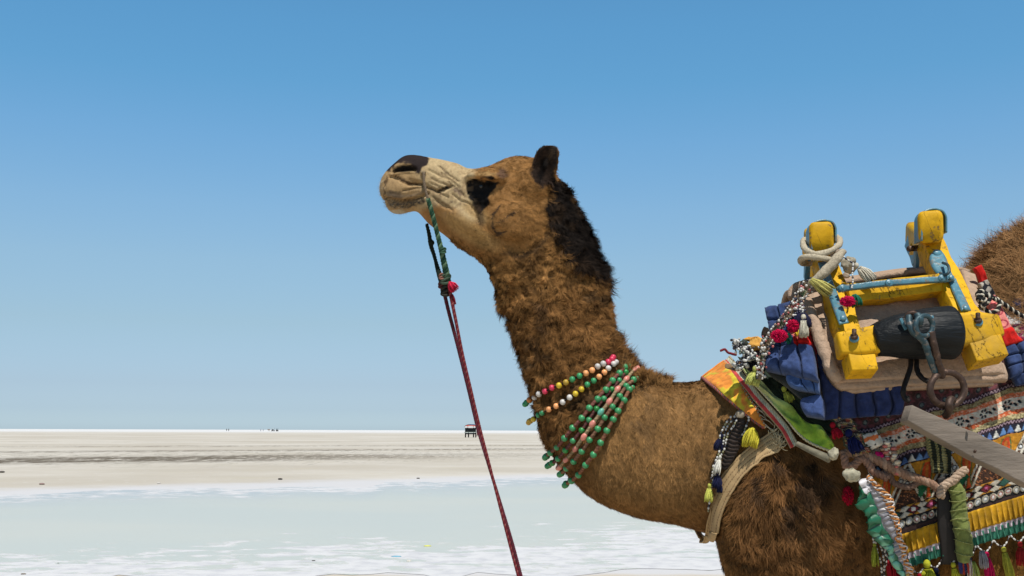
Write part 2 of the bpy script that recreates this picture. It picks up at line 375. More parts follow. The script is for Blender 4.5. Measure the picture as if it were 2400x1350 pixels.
# ================================================================ the camel
Y0 = 3.40; PM = FPX/Y0            # photo pixels per metre in the camel's middle plane
def sec(T, B, w, e=2.3, k=44, sh=0.0):
    """closed ring between top point T and bottom point B (pixels in the middle plane), half width w (pixels)"""
    a = np.linspace(0, 2*math.pi, k, endpoint=False)
    T = W(T[0], T[1], Y0); B = W(B[0], B[1], Y0); mid = (T+B)/2; hv = (T-B)/2
    cc = np.sign(np.cos(a))*np.abs(np.cos(a))**(2/e); ss = np.sign(np.sin(a))*np.abs(np.sin(a))**(2/e)
    w_ = w/PM*(1+sh*cc)
    return mid+cc[:, None]*hv+(ss*w_)[:, None]*np.array([0, -1., 0])
def loft(S, n, k=44):
    P = np.array([[*s[0], *s[1], s[2], s[3] if len(s) > 3 else 2.3, s[4] if len(s) > 4 else 0] for s in S], float)
    Q = cr(P, n, even=False) if False else cr(P, n)
    rings = [sec(q[0:2], q[2:4], max(q[4], 2), q[5], k, q[6]) for q in Q]
    V = np.vstack(rings+[rings[0].mean(0)[None], rings[-1].mean(0)[None]]); a = n*k
    F = [(i*k+j, (i+1)*k+j, (i+1)*k+(j+1) % k, i*k+(j+1) % k) for i in range(n-1) for j in range(k)]
    F += [(a, j, (j+1) % k) for j in range(k)]+[(a+1, (n-1)*k+(j+1) % k, (n-1)*k+j) for j in range(k)]
    return V, F
def limb(pts, k=20):
    """pts: (px,py,depth,rx px,ry px)"""
    Q = cr(np.array(pts, float), 40); V = []
    for q in Q:
        c = W(q[0], q[1], q[2])
        for j in range(k):
            a = 2*math.pi*j/k; V.append(c+np.array([math.cos(a)*q[3]/PM, math.sin(a)*q[4]/PM, 0]))
    n = len(Q); V += [W(*Q[0][:3]), W(*Q[-1][:3])]; a = n*k
    F = [(i*k+j, i*k+(j+1) % k, (i+1)*k+(j+1) % k, (i+1)*k+j) for i in range(n-1) for j in range(k)]
    F += [(a, (j+1) % k, j) for j in range(k)]+[(a+1, (n-1)*k+j, (n-1)*k+(j+1) % k) for j in range(k)]
    return np.array(V), F
def ell(cx, cy, dep, rx, ry, rz, ang=0):
    V, F = ball((0, 0, 0), 1., 28, 20); a = R(ang)
    V = V*np.array([rx/PM, rz/PM, ry/PM]); c, s = math.cos(a), math.sin(a)
    V = np.stack([V[:, 0]*c+V[:, 2]*s, V[:, 1], -V[:, 0]*s+V[:, 2]*c], 1)
    return V+W(cx, cy, dep), F
head = [((890, 440), (892, 458), 16, 2.2), ((895, 421), (898, 473), 34, 2.3), ((908, 402), (908, 489), 44, 2.5), ((925, 386), (922, 499), 49, 2.6),
        ((948, 368), (942, 500), 50, 2.6), ((975, 365), (962, 495), 47, 2.5), ((1005, 370), (980, 497), 44, 2.4), ((1040, 376), (1005, 525), 44, 2.3),
        ((1075, 385), (1040, 550), 48, 2.2, .1), ((1105, 397), (1070, 574), 56, 2.2, .15), ((1145, 392), (1108, 600), 66, 2.2, .15), ((1190, 372), (1140, 628), 72, 2.3, .1),
        ((1235, 369), (1158, 660), 74, 2.3), ((1285, 392), (1168, 700), 70, 2.3), ((1322, 440), (1178, 735), 66, 2.2)]
neck = [((1250, 385), (1140, 600), 60, 2.2), ((1290, 405), (1148, 640), 68, 2.2), ((1330, 455), (1160, 670), 68, 2.2), ((1362, 510), (1179, 700), 66, 2.2), ((1388, 570), (1190, 735), 66, 2.2), ((1408, 630), (1200, 775), 67, 2.2), ((1420, 690), (1216, 820), 69, 2.2),
        ((1432, 750), (1233, 868), 72, 2.2), ((1448, 805), (1248, 920), 76, 2.2), ((1472, 850), (1264, 985), 82, 2.2), ((1505, 880), (1284, 1045), 92, 2.2),
        ((1555, 893), (1325, 1105), 104, 2.2), ((1620, 897), (1392, 1172), 118, 2.2), ((1680, 880), (1490, 1212), 135, 2.2), ((1730, 850), (1590, 1232), 158, 2.25),
        ((1790, 815), (1672, 1260), 185, 2.3), ((1860, 775), (1735, 1345), 212, 2.3), ((1950, 735), (1850, 1450), 238, 2.3), ((2060, 715), (2010, 1500), 258, 2.3),
        ((2190, 705), (2160, 1515), 272, 2.3, -.12), ((2295, 636), (2300, 1520), 278, 2.2, -.3), ((2375, 562), (2400, 1520), 282, 2.1, -.42), ((2480, 524), (2500, 1510), 284, 2.1, -.45),
        ((2580, 560), (2620, 1490), 282, 2.1, -.35), ((2700, 660), (2730, 1450), 272, 2.2, -.15), ((2820, 720), (2840, 1400), 250, 2.3), ((2930, 760), (2940, 1340), 215, 2.3), ((3020, 830), (3020, 1260), 150, 2.2), ((3075, 930), (3070, 1150), 70, 2.1)]
def build_body():
    mb = MB()
    mb.add(*loft(head, 60)); mb.add(*loft(neck, 130, 56))
    for s in (-1, 1):
        D = lambda o: Y0+s*o
        mb.add(*ell(1142, 413, D(.066), 36, 21, 27, 4))           # brow
        mb.add(*ell(1200, 520, D(.058), 72, 62, 44, 30))          # cheek
        mb.add(*ell(1120, 530, D(.045), 85, 34, 30, 32))          # jaw ramus
        mb.add(*ell(935, 445, D(.040), 40, 34, 30, 0))            # upper lip pad
        mb.add(*ell(1240, 440, D(.062), 52, 45, 28, 20))          # temple
        mb.add(*ell(1860, 1190, D(.19), 165, 240, 110, 14))       # shoulder
        mb.add(*ell(1800, 1040, D(.16), 110, 150, 80, 35))
        mb.add(*ell(2820, 1120, D(.17), 190, 280, 110, -10))      # thigh
        mb.add(*limb([(1850, 1290, D(.20), 120, 95), (1850, 1420, D(.20), 88, 72), (1856, 1540, D(.19), 62, 52), (1850, 1680, D(.18), 52, 44), (1846, 1740, D(.18), 56, 48), (1846, 1800, D(.18), 38, 34), (1852, 1930, D(.18), 30, 28), (1855, 2050, D(.18), 34, 32), (1842, 2110, D(.18), 62, 52), (1836, 2142, D(.18), 72, 62)]))
        mb.add(*limb([(2860, 1200, D(.17), 150, 100), (2850, 1400, D(.18), 100, 72), (2880, 1540, D(.18), 62, 48), (2930, 1680, D(.17), 48, 38), (2950, 1760, D(.17), 46, 38), (2930, 1850, D(.17), 34, 30), (2900, 2000, D(.17), 30, 28), (2890, 2080, D(.17), 36, 32), (2874, 2120, D(.17), 60, 50), (2868, 2142, D(.17), 70, 60)]))
    mb.add(*limb([(3060, 900, Y0, 26, 22), (3090, 1000, Y0, 20, 16), (3105, 1150, Y0, 16, 12), (3110, 1300, Y0, 18, 14), (3108, 1400, Y0, 10, 8)]))   # tail
    # ears: leaf-shaped, opening toward the side
    for s in (-1, 1):
        dep = Y0+s*.045; V = []; k = 16
        for i in range(17):
            t = i/16; yy = np.interp(t, [0, 1], [440, 341]); xl = np.interp(yy, [338, 341, 350, 370, 400, 425, 440], [1290, 1275, 1261, 1251, 1243, 1244, 1250]); xr = np.interp(yy, [338, 341, 347, 360, 385, 410, 440], [1296, 1303, 1308, 1310, 1309, 1303, 1288])
            cx = (xl+xr)/2; w = (xr-xl)/2+1; c = W(cx, yy, dep+s*.030*t)
            for j in range(k):
                a = 2*math.pi*j/k; x = math.cos(a)*w/PM; y = math.sin(a)*.0105
                V.append(c+np.array([x, y+s*(x*PM/30)**2*.014, 0]))
        V = np.array(V); n = 17; V = np.vstack([V, V[:k].mean(0), V[-k:].mean(0)])
        F = [(i*k+j, i*k+(j+1) % k, (i+1)*k+(j+1) % k, (i+1)*k+j) for i in range(n-1) for j in range(k)]+[(n*k, (j+1) % k, j) for j in range(k)]+[(n*k+1, (n-1)*k+j, (n-1)*k+(j+1) % k) for j in range(k)]
        mb.add(V, F)
    me = bpy.data.meshes.new('tmp'); me.from_pydata(np.vstack(mb.V).tolist(), [], mb.F); o = bpy.data.objects.new('tmp', me); COL.objects.link(o)
    md = o.modifiers.new('r', 'REMESH'); md.mode = 'VOXEL'; md.voxel_size = .0036; md.adaptivity = 0
    sm = o.modifiers.new('s', 'SMOOTH'); sm.factor = .6; sm.iterations = 10
    dg = bpy.context.evaluated_depsgraph_get(); ev = o.evaluated_get(dg); m2 = ev.to_mesh()
    n = len(m2.vertices); V = np.zeros(n*3, np.float32); m2.vertices.foreach_get('co', V); V = V.reshape(-1, 3).astype(float)
    nf = len(m2.polygons); F = np.zeros(len(m2.loops), np.int32); m2.loops.foreach_get('vertex_index', F); F = F.reshape(nf, 4)
    N = np.zeros(n*3, np.float32); m2.vertices.foreach_get('normal', N); N = N.reshape(-1, 3).astype(float)
    ev.to_mesh_clear(); bpy.data.objects.remove(o); bpy.data.meshes.remove(me)
    return V, F, N
BV, BF, BN = build_body()
print('body', len(BV), len(BF))
def near_side(P):
    Q = np.array(P, float); Q[..., 1] = Y0-np.abs(Q[..., 1]-Y0); return Q
# extra smoothing already done; sculpt the head in profile coordinates (same on both sides)
def fur_len(q, P):
    """fur length in metres at profile pixel q"""
    x, y = q[..., 0], q[..., 1]
    s = x*0.0
    s = np.where(x < 2600, .012, .012)
    hd = sdpoly(q, [(870, 330), (1245, 330), (1290, 420), (1290, 500), (1290, 560), (1215, 600), (1175, 640), (1000, 640), (870, 520)])
    s = .030*sst(-25, 25, hd)+.0062*(1-sst(-25, 25, hd))
    s = np.where(x < 1115, .0035+.004*sst(1000, 1115, x)*(y > 440), s)
    chest = sst(10, 60, sdpoly(q, [(1490, 880), (1240, 960), (1180, 650), (1240, 560), (1330, 420), (1450, 600), (1500, 830)]))*(x > 1250)*(y > 780)
    s = s*(1-chest)+.011*chest
    sh = sst(30, -30, sdpoly(q, [(1700, 1300), (1740, 1130), (1820, 1060), (1900, 1070), (2010, 1180), (2020, 1420), (1800, 1420)]))
    s = s*(1-sh)+.034*sh
    hump = sst(20, -20, sdpoly(q, [(2220, 400), (2900, 400), (2900, 760), (2400, 770), (2300, 740), (2220, 640)]))
    s = s*(1-hump)+.050*hump
    sad = sst(10, -20, sdpoly(q, [(1820, 700), (2230, 640), (2330, 700), (2420, 800), (2450, 1100), (2050, 1200), (1960, 1000), (1880, 950)]))
    s = s*(1-sad)+.006*sad
    return s
NAPE = [(1278, 395), (1312, 400), (1322, 436), (1350, 470), (1392, 535), (1412, 600), (1440, 668), (1446, 705), (1436, 708), (1418, 668), (1388, 640), (1340, 616), (1316, 590), (1290, 545), (1282, 490), (1290, 450)]
def camel_color(q, P):
    x, y = q[..., 0], q[..., 1]
    w = np.stack([vn(P, 28, 11)-.5, vn(P, 28, 12)-.5], -1)*22; qq = q+w; w2 = np.stack([vn(P, 90, 13)-.5, vn(P, 90, 14)-.5], -1)*8; q2 = q+w2
    n = fbm(P, 30, 20, 3)[..., None]; n2 = fbm(P, 9, 30, 3)[..., None]
    c = np.array([.270, .134, .044])*(1+0*n)
    def m(col, k):
        nonlocal c
        k = np.asarray(k)[..., None] if np.ndim(k) < c.ndim else k
        c = c*(1-k)+np.array(col)*k
    neck_ = sst(640, 760, y+.25*(x-1200))
    m((.195, .094, .032), neck_)
    m((.255, .136, .050), sst(20, -60, sdpoly(q, [(1340, 1060), (1480, 880), (1560, 880), (1720, 860), (1800, 900), (1760, 1050), (1690, 1180), (1600, 1240), (1400, 1180)])))
    m((.16, .076, .028), sst(30, -40, sdpoly(q, [(1700, 1300), (1740, 1120), (1830, 1050), (1930, 1060), (2040, 1200), (2040, 1420), (1760, 1420)])))
    m((.27, .145, .062), sst(20, -20, sdpoly(q, [(2220, 400), (2900, 400), (2900, 900), (2400, 800), (2220, 640)])))
    m((.27, .13, .032), .8*sst(30, -30, sdpoly(q, [(2150, 1220), (2900, 1150), (2900, 1600), (2200, 1600)])))
    # dark wool patches on the neck, with painted shade behind the jaw
    dk = sst(.50, .62, fbm(P, 17, 40, 4))
    m((.055, .032, .018), dk*.8*sst(1.15, .5, blob(qq, 1262, 745, 36, 135, -9)))
    m((.10, .06, .03), sst(.56, .68, fbm(P, 22, 43, 3))*.7*neck_*sst(1150, 1000, y)*sst(1600, 1450, x))
    m((.09, .045, .016), .75*sst(1.2, .6, blob(qq, 1245, 598, 62, 22, -38)))  # jaw-to-neck shade painted into the coat colour
    m((.12, .07, .03), .5*sst(.52, .64, fbm(P, 20, 50, 3))*sst(1.2, .4, blob(qq, 1640, 1105, 75, 70, 0)))
    m((.05, .03, .018), .85*sst(.50, .60, vn(P*np.array([1, 1, .35]), 42, 52))*sst(1.25, .6, blob(qq, 1850, 1140, 130, 90, 30)))
    # face: pale muzzle
    pal = (.75+.35*fbm(P, 40, 81, 3))*sst(14, -10, sdpoly(qq, [(985, 350), (1105, 385), (1112, 412), (1100, 432), (1106, 470), (1128, 520), (1098, 518), (1060, 490), (1030, 482), (985, 500), (880, 520), (870, 400), (940, 350)]))
    m((.46, .345, .19), pal)
    m((.31, .19, .085), pal*sst(1015, 960, x)*.85)
    m((.42, .26, .10), .65*sst(1.2, .5, blob(q, 1100, 540, 85, 26, 33)))
    m((.40, .24, .09), .6*sst(1.2, .5, blob(q, 1120, 500, 45, 20, 35)))
    # nose cap
    m((.018, .011, .011), sst(2.5, -2.5, sdpoly(q2, [(900, 345), (1004, 350), (1006, 372), (1003, 386), (988, 394), (982, 403), (976, 409), (970, 398), (962, 384), (944, 380), (930, 385), (915, 402), (900, 400)])))
    m((.008, .006, .005), sst(1.5, -1.5, sdpoly(q, [(918, 402), (926, 393), (944, 387), (962, 387), (974, 393), (975, 400), (950, 403), (930, 404)])))
    # lips
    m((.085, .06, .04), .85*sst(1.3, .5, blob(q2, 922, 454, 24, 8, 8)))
    m((.17, .12, .08), .7*sst(5, 1, segd(q2, [(908, 458), (940, 461), (970, 459), (995, 451)])))  # these two paint shade along the upper lip's lower edge
    lipn = sst(.42, .6, vn(P, 260, 60))
    m((.045, .04, .035), (.62+.38*lipn)*sst(3, -4, sdpoly(q2, [(903, 468), (940, 473), (968, 471), (992, 464), (998, 474), (975, 481), (955, 488), (925, 489), (912, 482)])))
    m((.42, .38, .31), .6*sst(1.2, .7, blob(q, 930, 497, 22, 6, -2)))
    # eye surround and tear stain
    m((.34, .21, .085), .7*sst(1.2, .6, blob(q2, 1138, 408, 28, 6, 2)))  # tan of the upper lid, lightened as a painted highlight
    m((.006, .005, .005), sst(2.5, -2, sdpoly(q2, [(1091, 428), (1100, 422), (1114, 420), (1134, 426), (1153, 426), (1169, 427), (1160, 441), (1152, 453), (1144, 467), (1146, 480), (1134, 493), (1121, 503), (1111, 490), (1106, 473), (1096, 457), (1092, 444)])))
    m((.06, .035, .02), .7*sst(1.2, .5, blob(q2, 1122, 505, 11, 30, -14)))
    m((.014, .01, .008), sst(1.15, .85, blob(q, 1149, 417, 9, 4.5, 10)))
    m((.05, .03, .02), .7*sst(1.3, .8, segd(q2, [(1128, 419), (1142, 415)])/2))
    m((.09, .05, .035), .8*sst(1.2, .7, blob(q2, 1175, 408, 12, 12, 0)))
    m((.012, .01, .009), sst(1.2, .8, blob(q, 1041, 442, 16, 4.2, -19)))
    sp = vn(P, 75, 66)
    m((.13, .09, .07), .8*sst(.66, .74, sp)*sst(1.2, .6, blob(q, 1062, 462, 28, 26, 0)))
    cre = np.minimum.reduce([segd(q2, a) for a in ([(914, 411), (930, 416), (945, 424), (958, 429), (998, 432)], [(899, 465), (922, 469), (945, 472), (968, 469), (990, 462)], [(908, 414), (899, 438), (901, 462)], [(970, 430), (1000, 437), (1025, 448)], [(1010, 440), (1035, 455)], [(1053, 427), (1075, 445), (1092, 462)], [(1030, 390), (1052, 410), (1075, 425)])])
    m((.06, .035, .02), .8*sst(2.6, .6, cre)); m((.035, .02, .012), .85*sst(4.2, 1.5, segd(q2, [(922, 414), (940, 420), (956, 429), (968, 431)]))); m((.05, .03, .016), .7*sst(9, 1, segd(q2, [(1180, 590), (1220, 600), (1260, 580), (1288, 545)])))  # fold shadow and jaw-throat shade painted over the darkened creases
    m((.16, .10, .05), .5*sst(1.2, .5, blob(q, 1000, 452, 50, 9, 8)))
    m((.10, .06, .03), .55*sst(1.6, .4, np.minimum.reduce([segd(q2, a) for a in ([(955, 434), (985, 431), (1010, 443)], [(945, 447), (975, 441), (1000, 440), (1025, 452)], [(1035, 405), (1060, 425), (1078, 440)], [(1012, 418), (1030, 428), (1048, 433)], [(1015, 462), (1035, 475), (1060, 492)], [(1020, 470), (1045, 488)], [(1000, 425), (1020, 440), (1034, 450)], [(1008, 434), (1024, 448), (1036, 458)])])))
    m((.20, .13, .07), .45*sst(.5, .62, vn(P, 130, 90))*sst(1.3, .7, blob(q, 1050, 450, 60, 60, 30)))
    # scar marks on the cheek
    br = np.minimum(segd(q2, [(1170, 484), (1157, 498), (1151, 514), (1152, 533), (1164, 548), (1176, 549), (1184, 545)]), segd(q2, [(1163, 519), (1180, 515), (1188, 508), (1205, 500)]))
    m((.025, .02, .018), .85*sst(3.8, 1.6, br)*sst(.1, .4, vn(P, 220, 70)))
    # nape, ear
    m((.009, .008, .008), .98*sst(10, -6, sdpoly(qq, NAPE)))
    m((.05, .03, .018), .5*sst(.56, .66, fbm(P, 30, 77, 3))*sst(10, -6, sdpoly(qq, NAPE)))
    m((.035, .022, .016), sst(3, -3, sdpoly(q, [(1240, 405), (1250, 372), (1260, 350), (1274, 336), (1296, 334), (1306, 346), (1306, 380), (1302, 402), (1290, 430), (1268, 446), (1252, 432)])))
    m((.34, .17, .06), .9*sst(1.2, .7, blob(q, 1305, 412, 9, 17, -20)))
    m((.10, .065, .04), .8*sst(1.2, .5, blob(q, 1290, 362, 8, 20, 12)))
    m((.006, .005, .005), .9*sst(1.2, .5, blob(q, 1266, 400, 10, 34, 14)))
    c = c*(.84+.32*n)*(.88+.24*n2)
    return np.clip(c, 0, 1)
def sculpt(V, N):
    Q = near_side(V); q = proj(Q)
    D = np.zeros(len(V))
    L = lambda pl, w, d: np.exp(-(segd(q, pl)/w)**2)*d
    H = (q[:, 0] < 1330) & (q[:, 1] < 640) & (V[:, 2] > 1.2); lat = np.clip(np.abs(V[:, 1]-Y0)/.02, 0, 1)
    D -= L([(899, 464), (922, 468), (945, 471), (968, 468), (990, 461), (1002, 454)], 3.4, .014)*H; D += L([(905, 458), (925, 461), (948, 463), (970, 460)], 4, .003)*H; D -= L([(912, 412), (901, 436), (901, 462)], 3, .006)*H; D -= L([(893, 470), (903, 474), (912, 480)], 6, .006)*H        # mouth
    D -= L([(921, 401), (934, 397), (950, 395), (964, 395), (972, 397)], 5.5, .020)*H*lat                    # nostril
    D += L([(914, 410), (930, 404), (950, 402), (972, 402)], 3.2, .007)*H*lat
    D += L([(924, 391), (944, 382), (966, 386), (977, 396)], 4, .003)*H*lat
    D -= L([(914, 411), (930, 416), (945, 424), (958, 429), (985, 430)], 4.6, .012)*H*lat                     # fold over lip
    for a in ([(955, 434), (985, 431), (1010, 443)], [(1035, 405), (1060, 425), (1078, 440)], [(1012, 418), (1030, 428), (1048, 433)], [(1060, 455), (1078, 470), (1098, 476)], [(960, 420), (985, 426), (1010, 436), (1030, 450)], [(970, 430), (1000, 437), (1025, 448)], [(945, 447), (975, 441), (1000, 440), (1025, 452)], [(1008, 428), (1030, 438), (1040, 448)], [(1010, 440), (1035, 455), (1050, 462)],
              [(1005, 398), (1030, 412), (1050, 420)], [(1030, 390), (1052, 410), (1075, 425)], [(1053, 427), (1075, 445), (1092, 462)], [(1015, 462), (1035, 475), (1060, 492)], [(1020, 470), (1045, 488)], [(1100, 478), (1115, 500), (1122, 520)]):
        D -= L(a, 2.4, .0052)*H*lat; 
    D -= L([(1028, 446), (1040, 443), (1055, 437)], 4.6, .013)*H*lat                                         # gland slit
    e = blob(q, 1129, 440, 30, 17, 0); D -= np.exp(-e**2*1.1)*.013*H*lat                                      # eye socket
    D += L([(1096, 418), (1112, 411), (1135, 412), (1160, 416), (1176, 424)], 7, .020)*H*lat                  # upper lid ridge
    D -= np.exp(-blob(q, 1125, 478, 16, 22, -15)**2)*.006*H*lat
    D += L([(1098, 458), (1115, 472), (1140, 470), (1158, 446)], 5, .003)*H*lat
    D -= L([(1198, 575), (1225, 590), (1262, 575), (1285, 540)], 16, .010)*H*lat                              # throat latch
    D -= L([(1200, 600), (1160, 612), (1120, 604)], 14, .006)*lat*(q[:, 1] < 660)
    D -= L([(1085, 395), (1100, 425), (1095, 455)], 10, .005)*H*lat
    # ear hollow
    ear = blob(q, 1278, 390, 17, 40, 8); D -= np.exp(-ear**2*1.3)*.014*(q[:, 1] < 440)*(q[:, 0] > 1240)*lat
    # wool relief
    Ls = fur_len(q, V); wl = sst(.012, .03, Ls)
    P_ = V*np.array([1, 1, .75])
    D += (fbm(P_, 62, 5, 3)-.5)*.020*wl*sst(1290, 1320, q[:, 0]+.9*np.clip(q[:, 1]-520, 0, 1e3))
    D += (fbm(V, 14, 8, 2)-.5)*.007*wl
    D += (fbm(V*np.array([1, 1, .3]), 16, 9, 3)-.5)*.010*(1-wl)*(q[:, 0] > 1300)
    D += (fbm(V, 120, 19, 2)-.5)*.0012
    return V+N*D[:, None], q
BV, _q = sculpt(BV, BN)
_q = proj(near_side(BV))
BC = camel_color(_q, BV); BC = BC*(1-.72*sst(.010, .018, fur_len(_q, BV))*sst(2900, 2600, _q[:, 0]))[:, None]  # skin darkened under long fur, painting shade between the locks
# soft skin bvh and normals
def vnormals(V, F):
    a = V[F[:, 2]]-V[F[:, 0]]; b = V[F[:, 3]]-V[F[:, 1]]; fn = np.cross(a, b); N = np.zeros_like(V)
    for k in range(4): np.add.at(N, F[:, k], fn)
    return N/(np.linalg.norm(N, axis=1)[:, None]+1e-12)
BN2 = vnormals(BV, BF)
if (BN2*BN).sum() < 0: BN2 = -BN2
camel = thing('camel', 'brown dromedary camel in profile with head raised, wearing bead necklaces and saddle gear', 'camel', (2.0*.75, Y0, 0))
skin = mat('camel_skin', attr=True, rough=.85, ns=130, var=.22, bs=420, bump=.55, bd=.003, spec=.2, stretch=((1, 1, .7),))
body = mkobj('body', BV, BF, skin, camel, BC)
BVH = BVHTree.FromPolygons(BV.tolist(), BF.tolist())
def surf(px, py, off=.01, dflt=None):
    r = _F+(px-1200)/FPX*_R+(675-py)/FPX*_U; r = r/np.linalg.norm(r)
    h = BVH.ray_cast(Vector(CAM), Vector(r))
    if h[0] is None:
        p = W(px, py, Y0 if dflt is None else dflt); hh = BVH.find_nearest(Vector(p))
        return p, np.array(hh[1])
    n = np.array(h[1]); n = n if n@r < 0 else -n
    return np.array(h[0])+n*off, n
def surfpath(pts, n, off=.01, sm=3):
    Q = cr(pts, n); P = np.array([surf(a, b, 0)[0] for a, b in Q]); 
    for _ in range(sm):
        P[1:-1] = P[1:-1]*.5+(P[:-2]+P[2:])*.25
    nn = np.array([np.array(BVH.find_nearest(Vector(p))[1]) for p in P]); 
    nn = np.array([v if v@(CAM-p) > -.3 else v for v, p in zip(nn, P)])
    for _ in range(4): nn[1:-1] = nn[1:-1]*.5+(nn[:-2]+nn[2:])*.25
    nn /= np.linalg.norm(nn, axis=1)[:, None]
    return P+nn*off
def drape(grid, off=.01, sm=3):
    nu, nv = grid.shape[:2]; P = np.zeros((nu, nv, 3))
    for i in range(nu):
        for j in range(nv): P[i, j] = surf(grid[i, j, 0], grid[i, j, 1], 0)[0]
    for _ in range(sm):
        P[1:-1] = P[1:-1]*.5+(P[:-2]+P[2:])*.25; P[:, 1:-1] = P[:, 1:-1]*.5+(P[:, :-2]+P[:, 2:])*.25
    return P+gnorm(P)*off
# eyes: dark glossy ball under the lid
eyem = mat('eye', (.004, .003, .003), rough=.04, spec=.5, var=0, bump=0)
for s in (-1, 1):
    c = W(1129, 438, Y0-.0585) if s < 0 else None
    if s > 0: c = eye_c*np.array([1, -1, 1])+np.array([0, 2*Y0, 0])
    else: eye_c = c
    V, F = ball(c, .0150, 20, 14); mkobj('eye', V, F, eyem, camel)
# ================================================================ fur: many small tapering locks standing on the skin
def fur(name, nstr, wfun, regionf, dirf, lift, width, segs=3, curl=.6, colf=None, seed=1, lenj=.35, parent=camel, droop=0.0, lenf=None, darkroot=.28, label=None, con=1.75, st=(1, 1, 1)):
    rg = np.random.default_rng(seed)
    a, b, c, d = (BV[BF[:, k]] for k in range(4)); cen = (a+b+c+d)/4; ar = .5*np.linalg.norm(np.cross(c-a, d-b), axis=1)
    q = proj(near_side(cen)); nrm = BN2[BF[:, 0]]
    w = regionf(q, cen)*ar; w = w*((nrm[:, 1] < .45) & (cen[:, 1] < Y0+.12) & (q[:, 0] < 2440+(700 if name in ('hump_wool', 'coat') else 0)) & (q[:, 1] < 1400))
    idx = rg.choice(len(w), nstr, p=w/w.sum()); uv = rg.random((nstr, 2))[..., None]
    P = (a[idx]*(1-uv[:, 0])+b[idx]*uv[:, 0])*(1-uv[:, 1])+(d[idx]*(1-uv[:, 0])+c[idx]*uv[:, 0])*uv[:, 1]
    N = nrm[idx]; Q = proj(near_side(P))
    D = dirf(Q, P); D = D-N*(D*N).sum(1)[:, None]; D /= np.linalg.norm(D, axis=1)[:, None]+1e-9
    S = np.cross(N, D)
    # locks: direction wanders with smooth noise, then with a finer one, so that strands lie together
    ang = (vn(P, 8, seed)-.5)*1.0*curl+(vn(P, 38, seed+1)-.5)*2.6*curl+(vn(P, 80, seed+7)-.5)*3.6*curl+rg.normal(0, .16, nstr)
    bend = ((vn(P, 62, seed+2)-.5)*7*curl+rg.normal(0, .25, nstr))
    Ln = (lenf(Q, P) if lenf else fur_len(Q, P))*(1+lenj*rg.normal(0, 1, nstr)).clip(.35, 2)*(.8+.4*vn(P, 70, seed+3))
    li = np.clip(lift*(.3+1.4*vn(P, 95, seed+5))+rg.normal(0, .08, nstr), .03, 1.3)
    wd = width*(.6+.8*rg.random(nstr))
    col = (colf or camel_color)(Q, P)
    Ps = P*np.array(st); tone = (1-con/2+con*(.6*vn(Ps, 78, seed+9)+.4*vn(Ps, 190, seed+29)))*(.70+.6*rg.random(nstr))*(.85+.3*vn(P, 30, seed+19)); col = col*tone[:, None]
    pts = []; p = P-N*.001; up = 1.0
    for k in range(segs+1):
        t = k/segs
        an = ang+bend*t; dd = D*np.cos(an)[:, None]+S*np.sin(an)[:, None]
        el = li*(1-.9*t); st = dd*np.cos(el)[:, None]+N*np.sin(el)[:, None]; st[:, 2] -= droop*t
        sd = np.cross(st, N); sd /= np.linalg.norm(sd, axis=1)[:, None]+1e-9
        ww = wd*(1-.85*t**1.5)*.5
        pts.append((p-sd*ww[:, None], p+sd*ww[:, None], t)); p = p+st*(Ln/segs)[:, None]
    m = 2*(segs+1); V = np.zeros((nstr, m, 3)); C = np.zeros((nstr, m, 3))
    for k, (l, r, t) in enumerate(pts):
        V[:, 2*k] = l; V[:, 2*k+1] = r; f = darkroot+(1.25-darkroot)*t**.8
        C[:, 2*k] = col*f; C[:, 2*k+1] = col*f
    base = np.arange(nstr)[:, None, None]*m; k = np.arange(segs)[None, :, None]*2
    F = (base+k+np.array([0, 1, 3, 2])[None, None]).reshape(-1, 4)
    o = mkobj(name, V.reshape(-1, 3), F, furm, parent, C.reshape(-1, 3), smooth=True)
    if label: lab(o, label)
    return o
furm = mat('fur_strands', attr=True, rough=.85, ns=60, var=.18, bs=300, bump=0, spec=.06)
EX = [  # gear that covers the coat: no fur under it
    [(1830, 700), (2235, 640), (2330, 720), (2420, 760), (2420, 1190), (2130, 1280), (2090, 1180), (2020, 1050), (1960, 960)]]
def cover(q):
    return sst(-14, 4, sdpoly(q, EX[0]))
def d_neck(q, P):
    x, y = q[:, 0], q[:, 1]; k = sst(900, 1120, y+.2*(x-1300))[:, None]
    return np.array([.22, 0, -1.])*(1-k)+np.array([.75, 0, -.62])*k
WOOL = [(1240, 585), (1300, 520), (1286, 430), (1330, 400), (1480, 700), (1500, 860), (1460, 930), (1340, 1120), (1250, 1010), (1150, 660), (1120, 600), (1060, 560), (1050, 575), (1200, 620)]
def r_wool(q, P): return sst(12, -12, sdpoly(q, WOOL))*sst(-3, 6, sdpoly(q, NAPE))
fur('neck_wool', 150000, None, r_wool, d_neck, .6, .0017, 4, .95, seed=11, lenj=.3, con=2.0, darkroot=.16, lenf=lambda q, P: (.010+.014*sst(620, 760, q[:, 1]+.2*(q[:, 0]-1200)))*(1-.5*sst(20, 5, np.minimum(np.minimum(segd(q, [(1445, 845), (1240, 940)]), segd(q, [(1437, 880), (1248, 980)])), sdpoly(q, [(1460, 862), (1490, 900), (1345, 1135), (1285, 1068)])))))
fur('mane', 26000, None, lambda q, P: sst(6, -6, sdpoly(q, NAPE))*sst(418, 440, q[:, 1]), lambda q, P: np.tile([.55, 0, -1.], (len(q), 1)), .75, .0018, 4, .7, seed=21, lenf=lambda q, P: .020+.018*sst(480, 700, q[:, 1]), label='black curly mane down the nape')
def d_head(q, P):
    x, y = q[:, 0], q[:, 1]; k = sst(1120, 1250, x)[:, None]; j = sst(430, 600, y)[:, None]*k
    return np.array([.9, 0, -.25])*(1-k)+(np.array([.75, 0, .1])*(1-j)+np.array([.5, 0, -.9])*j)*k
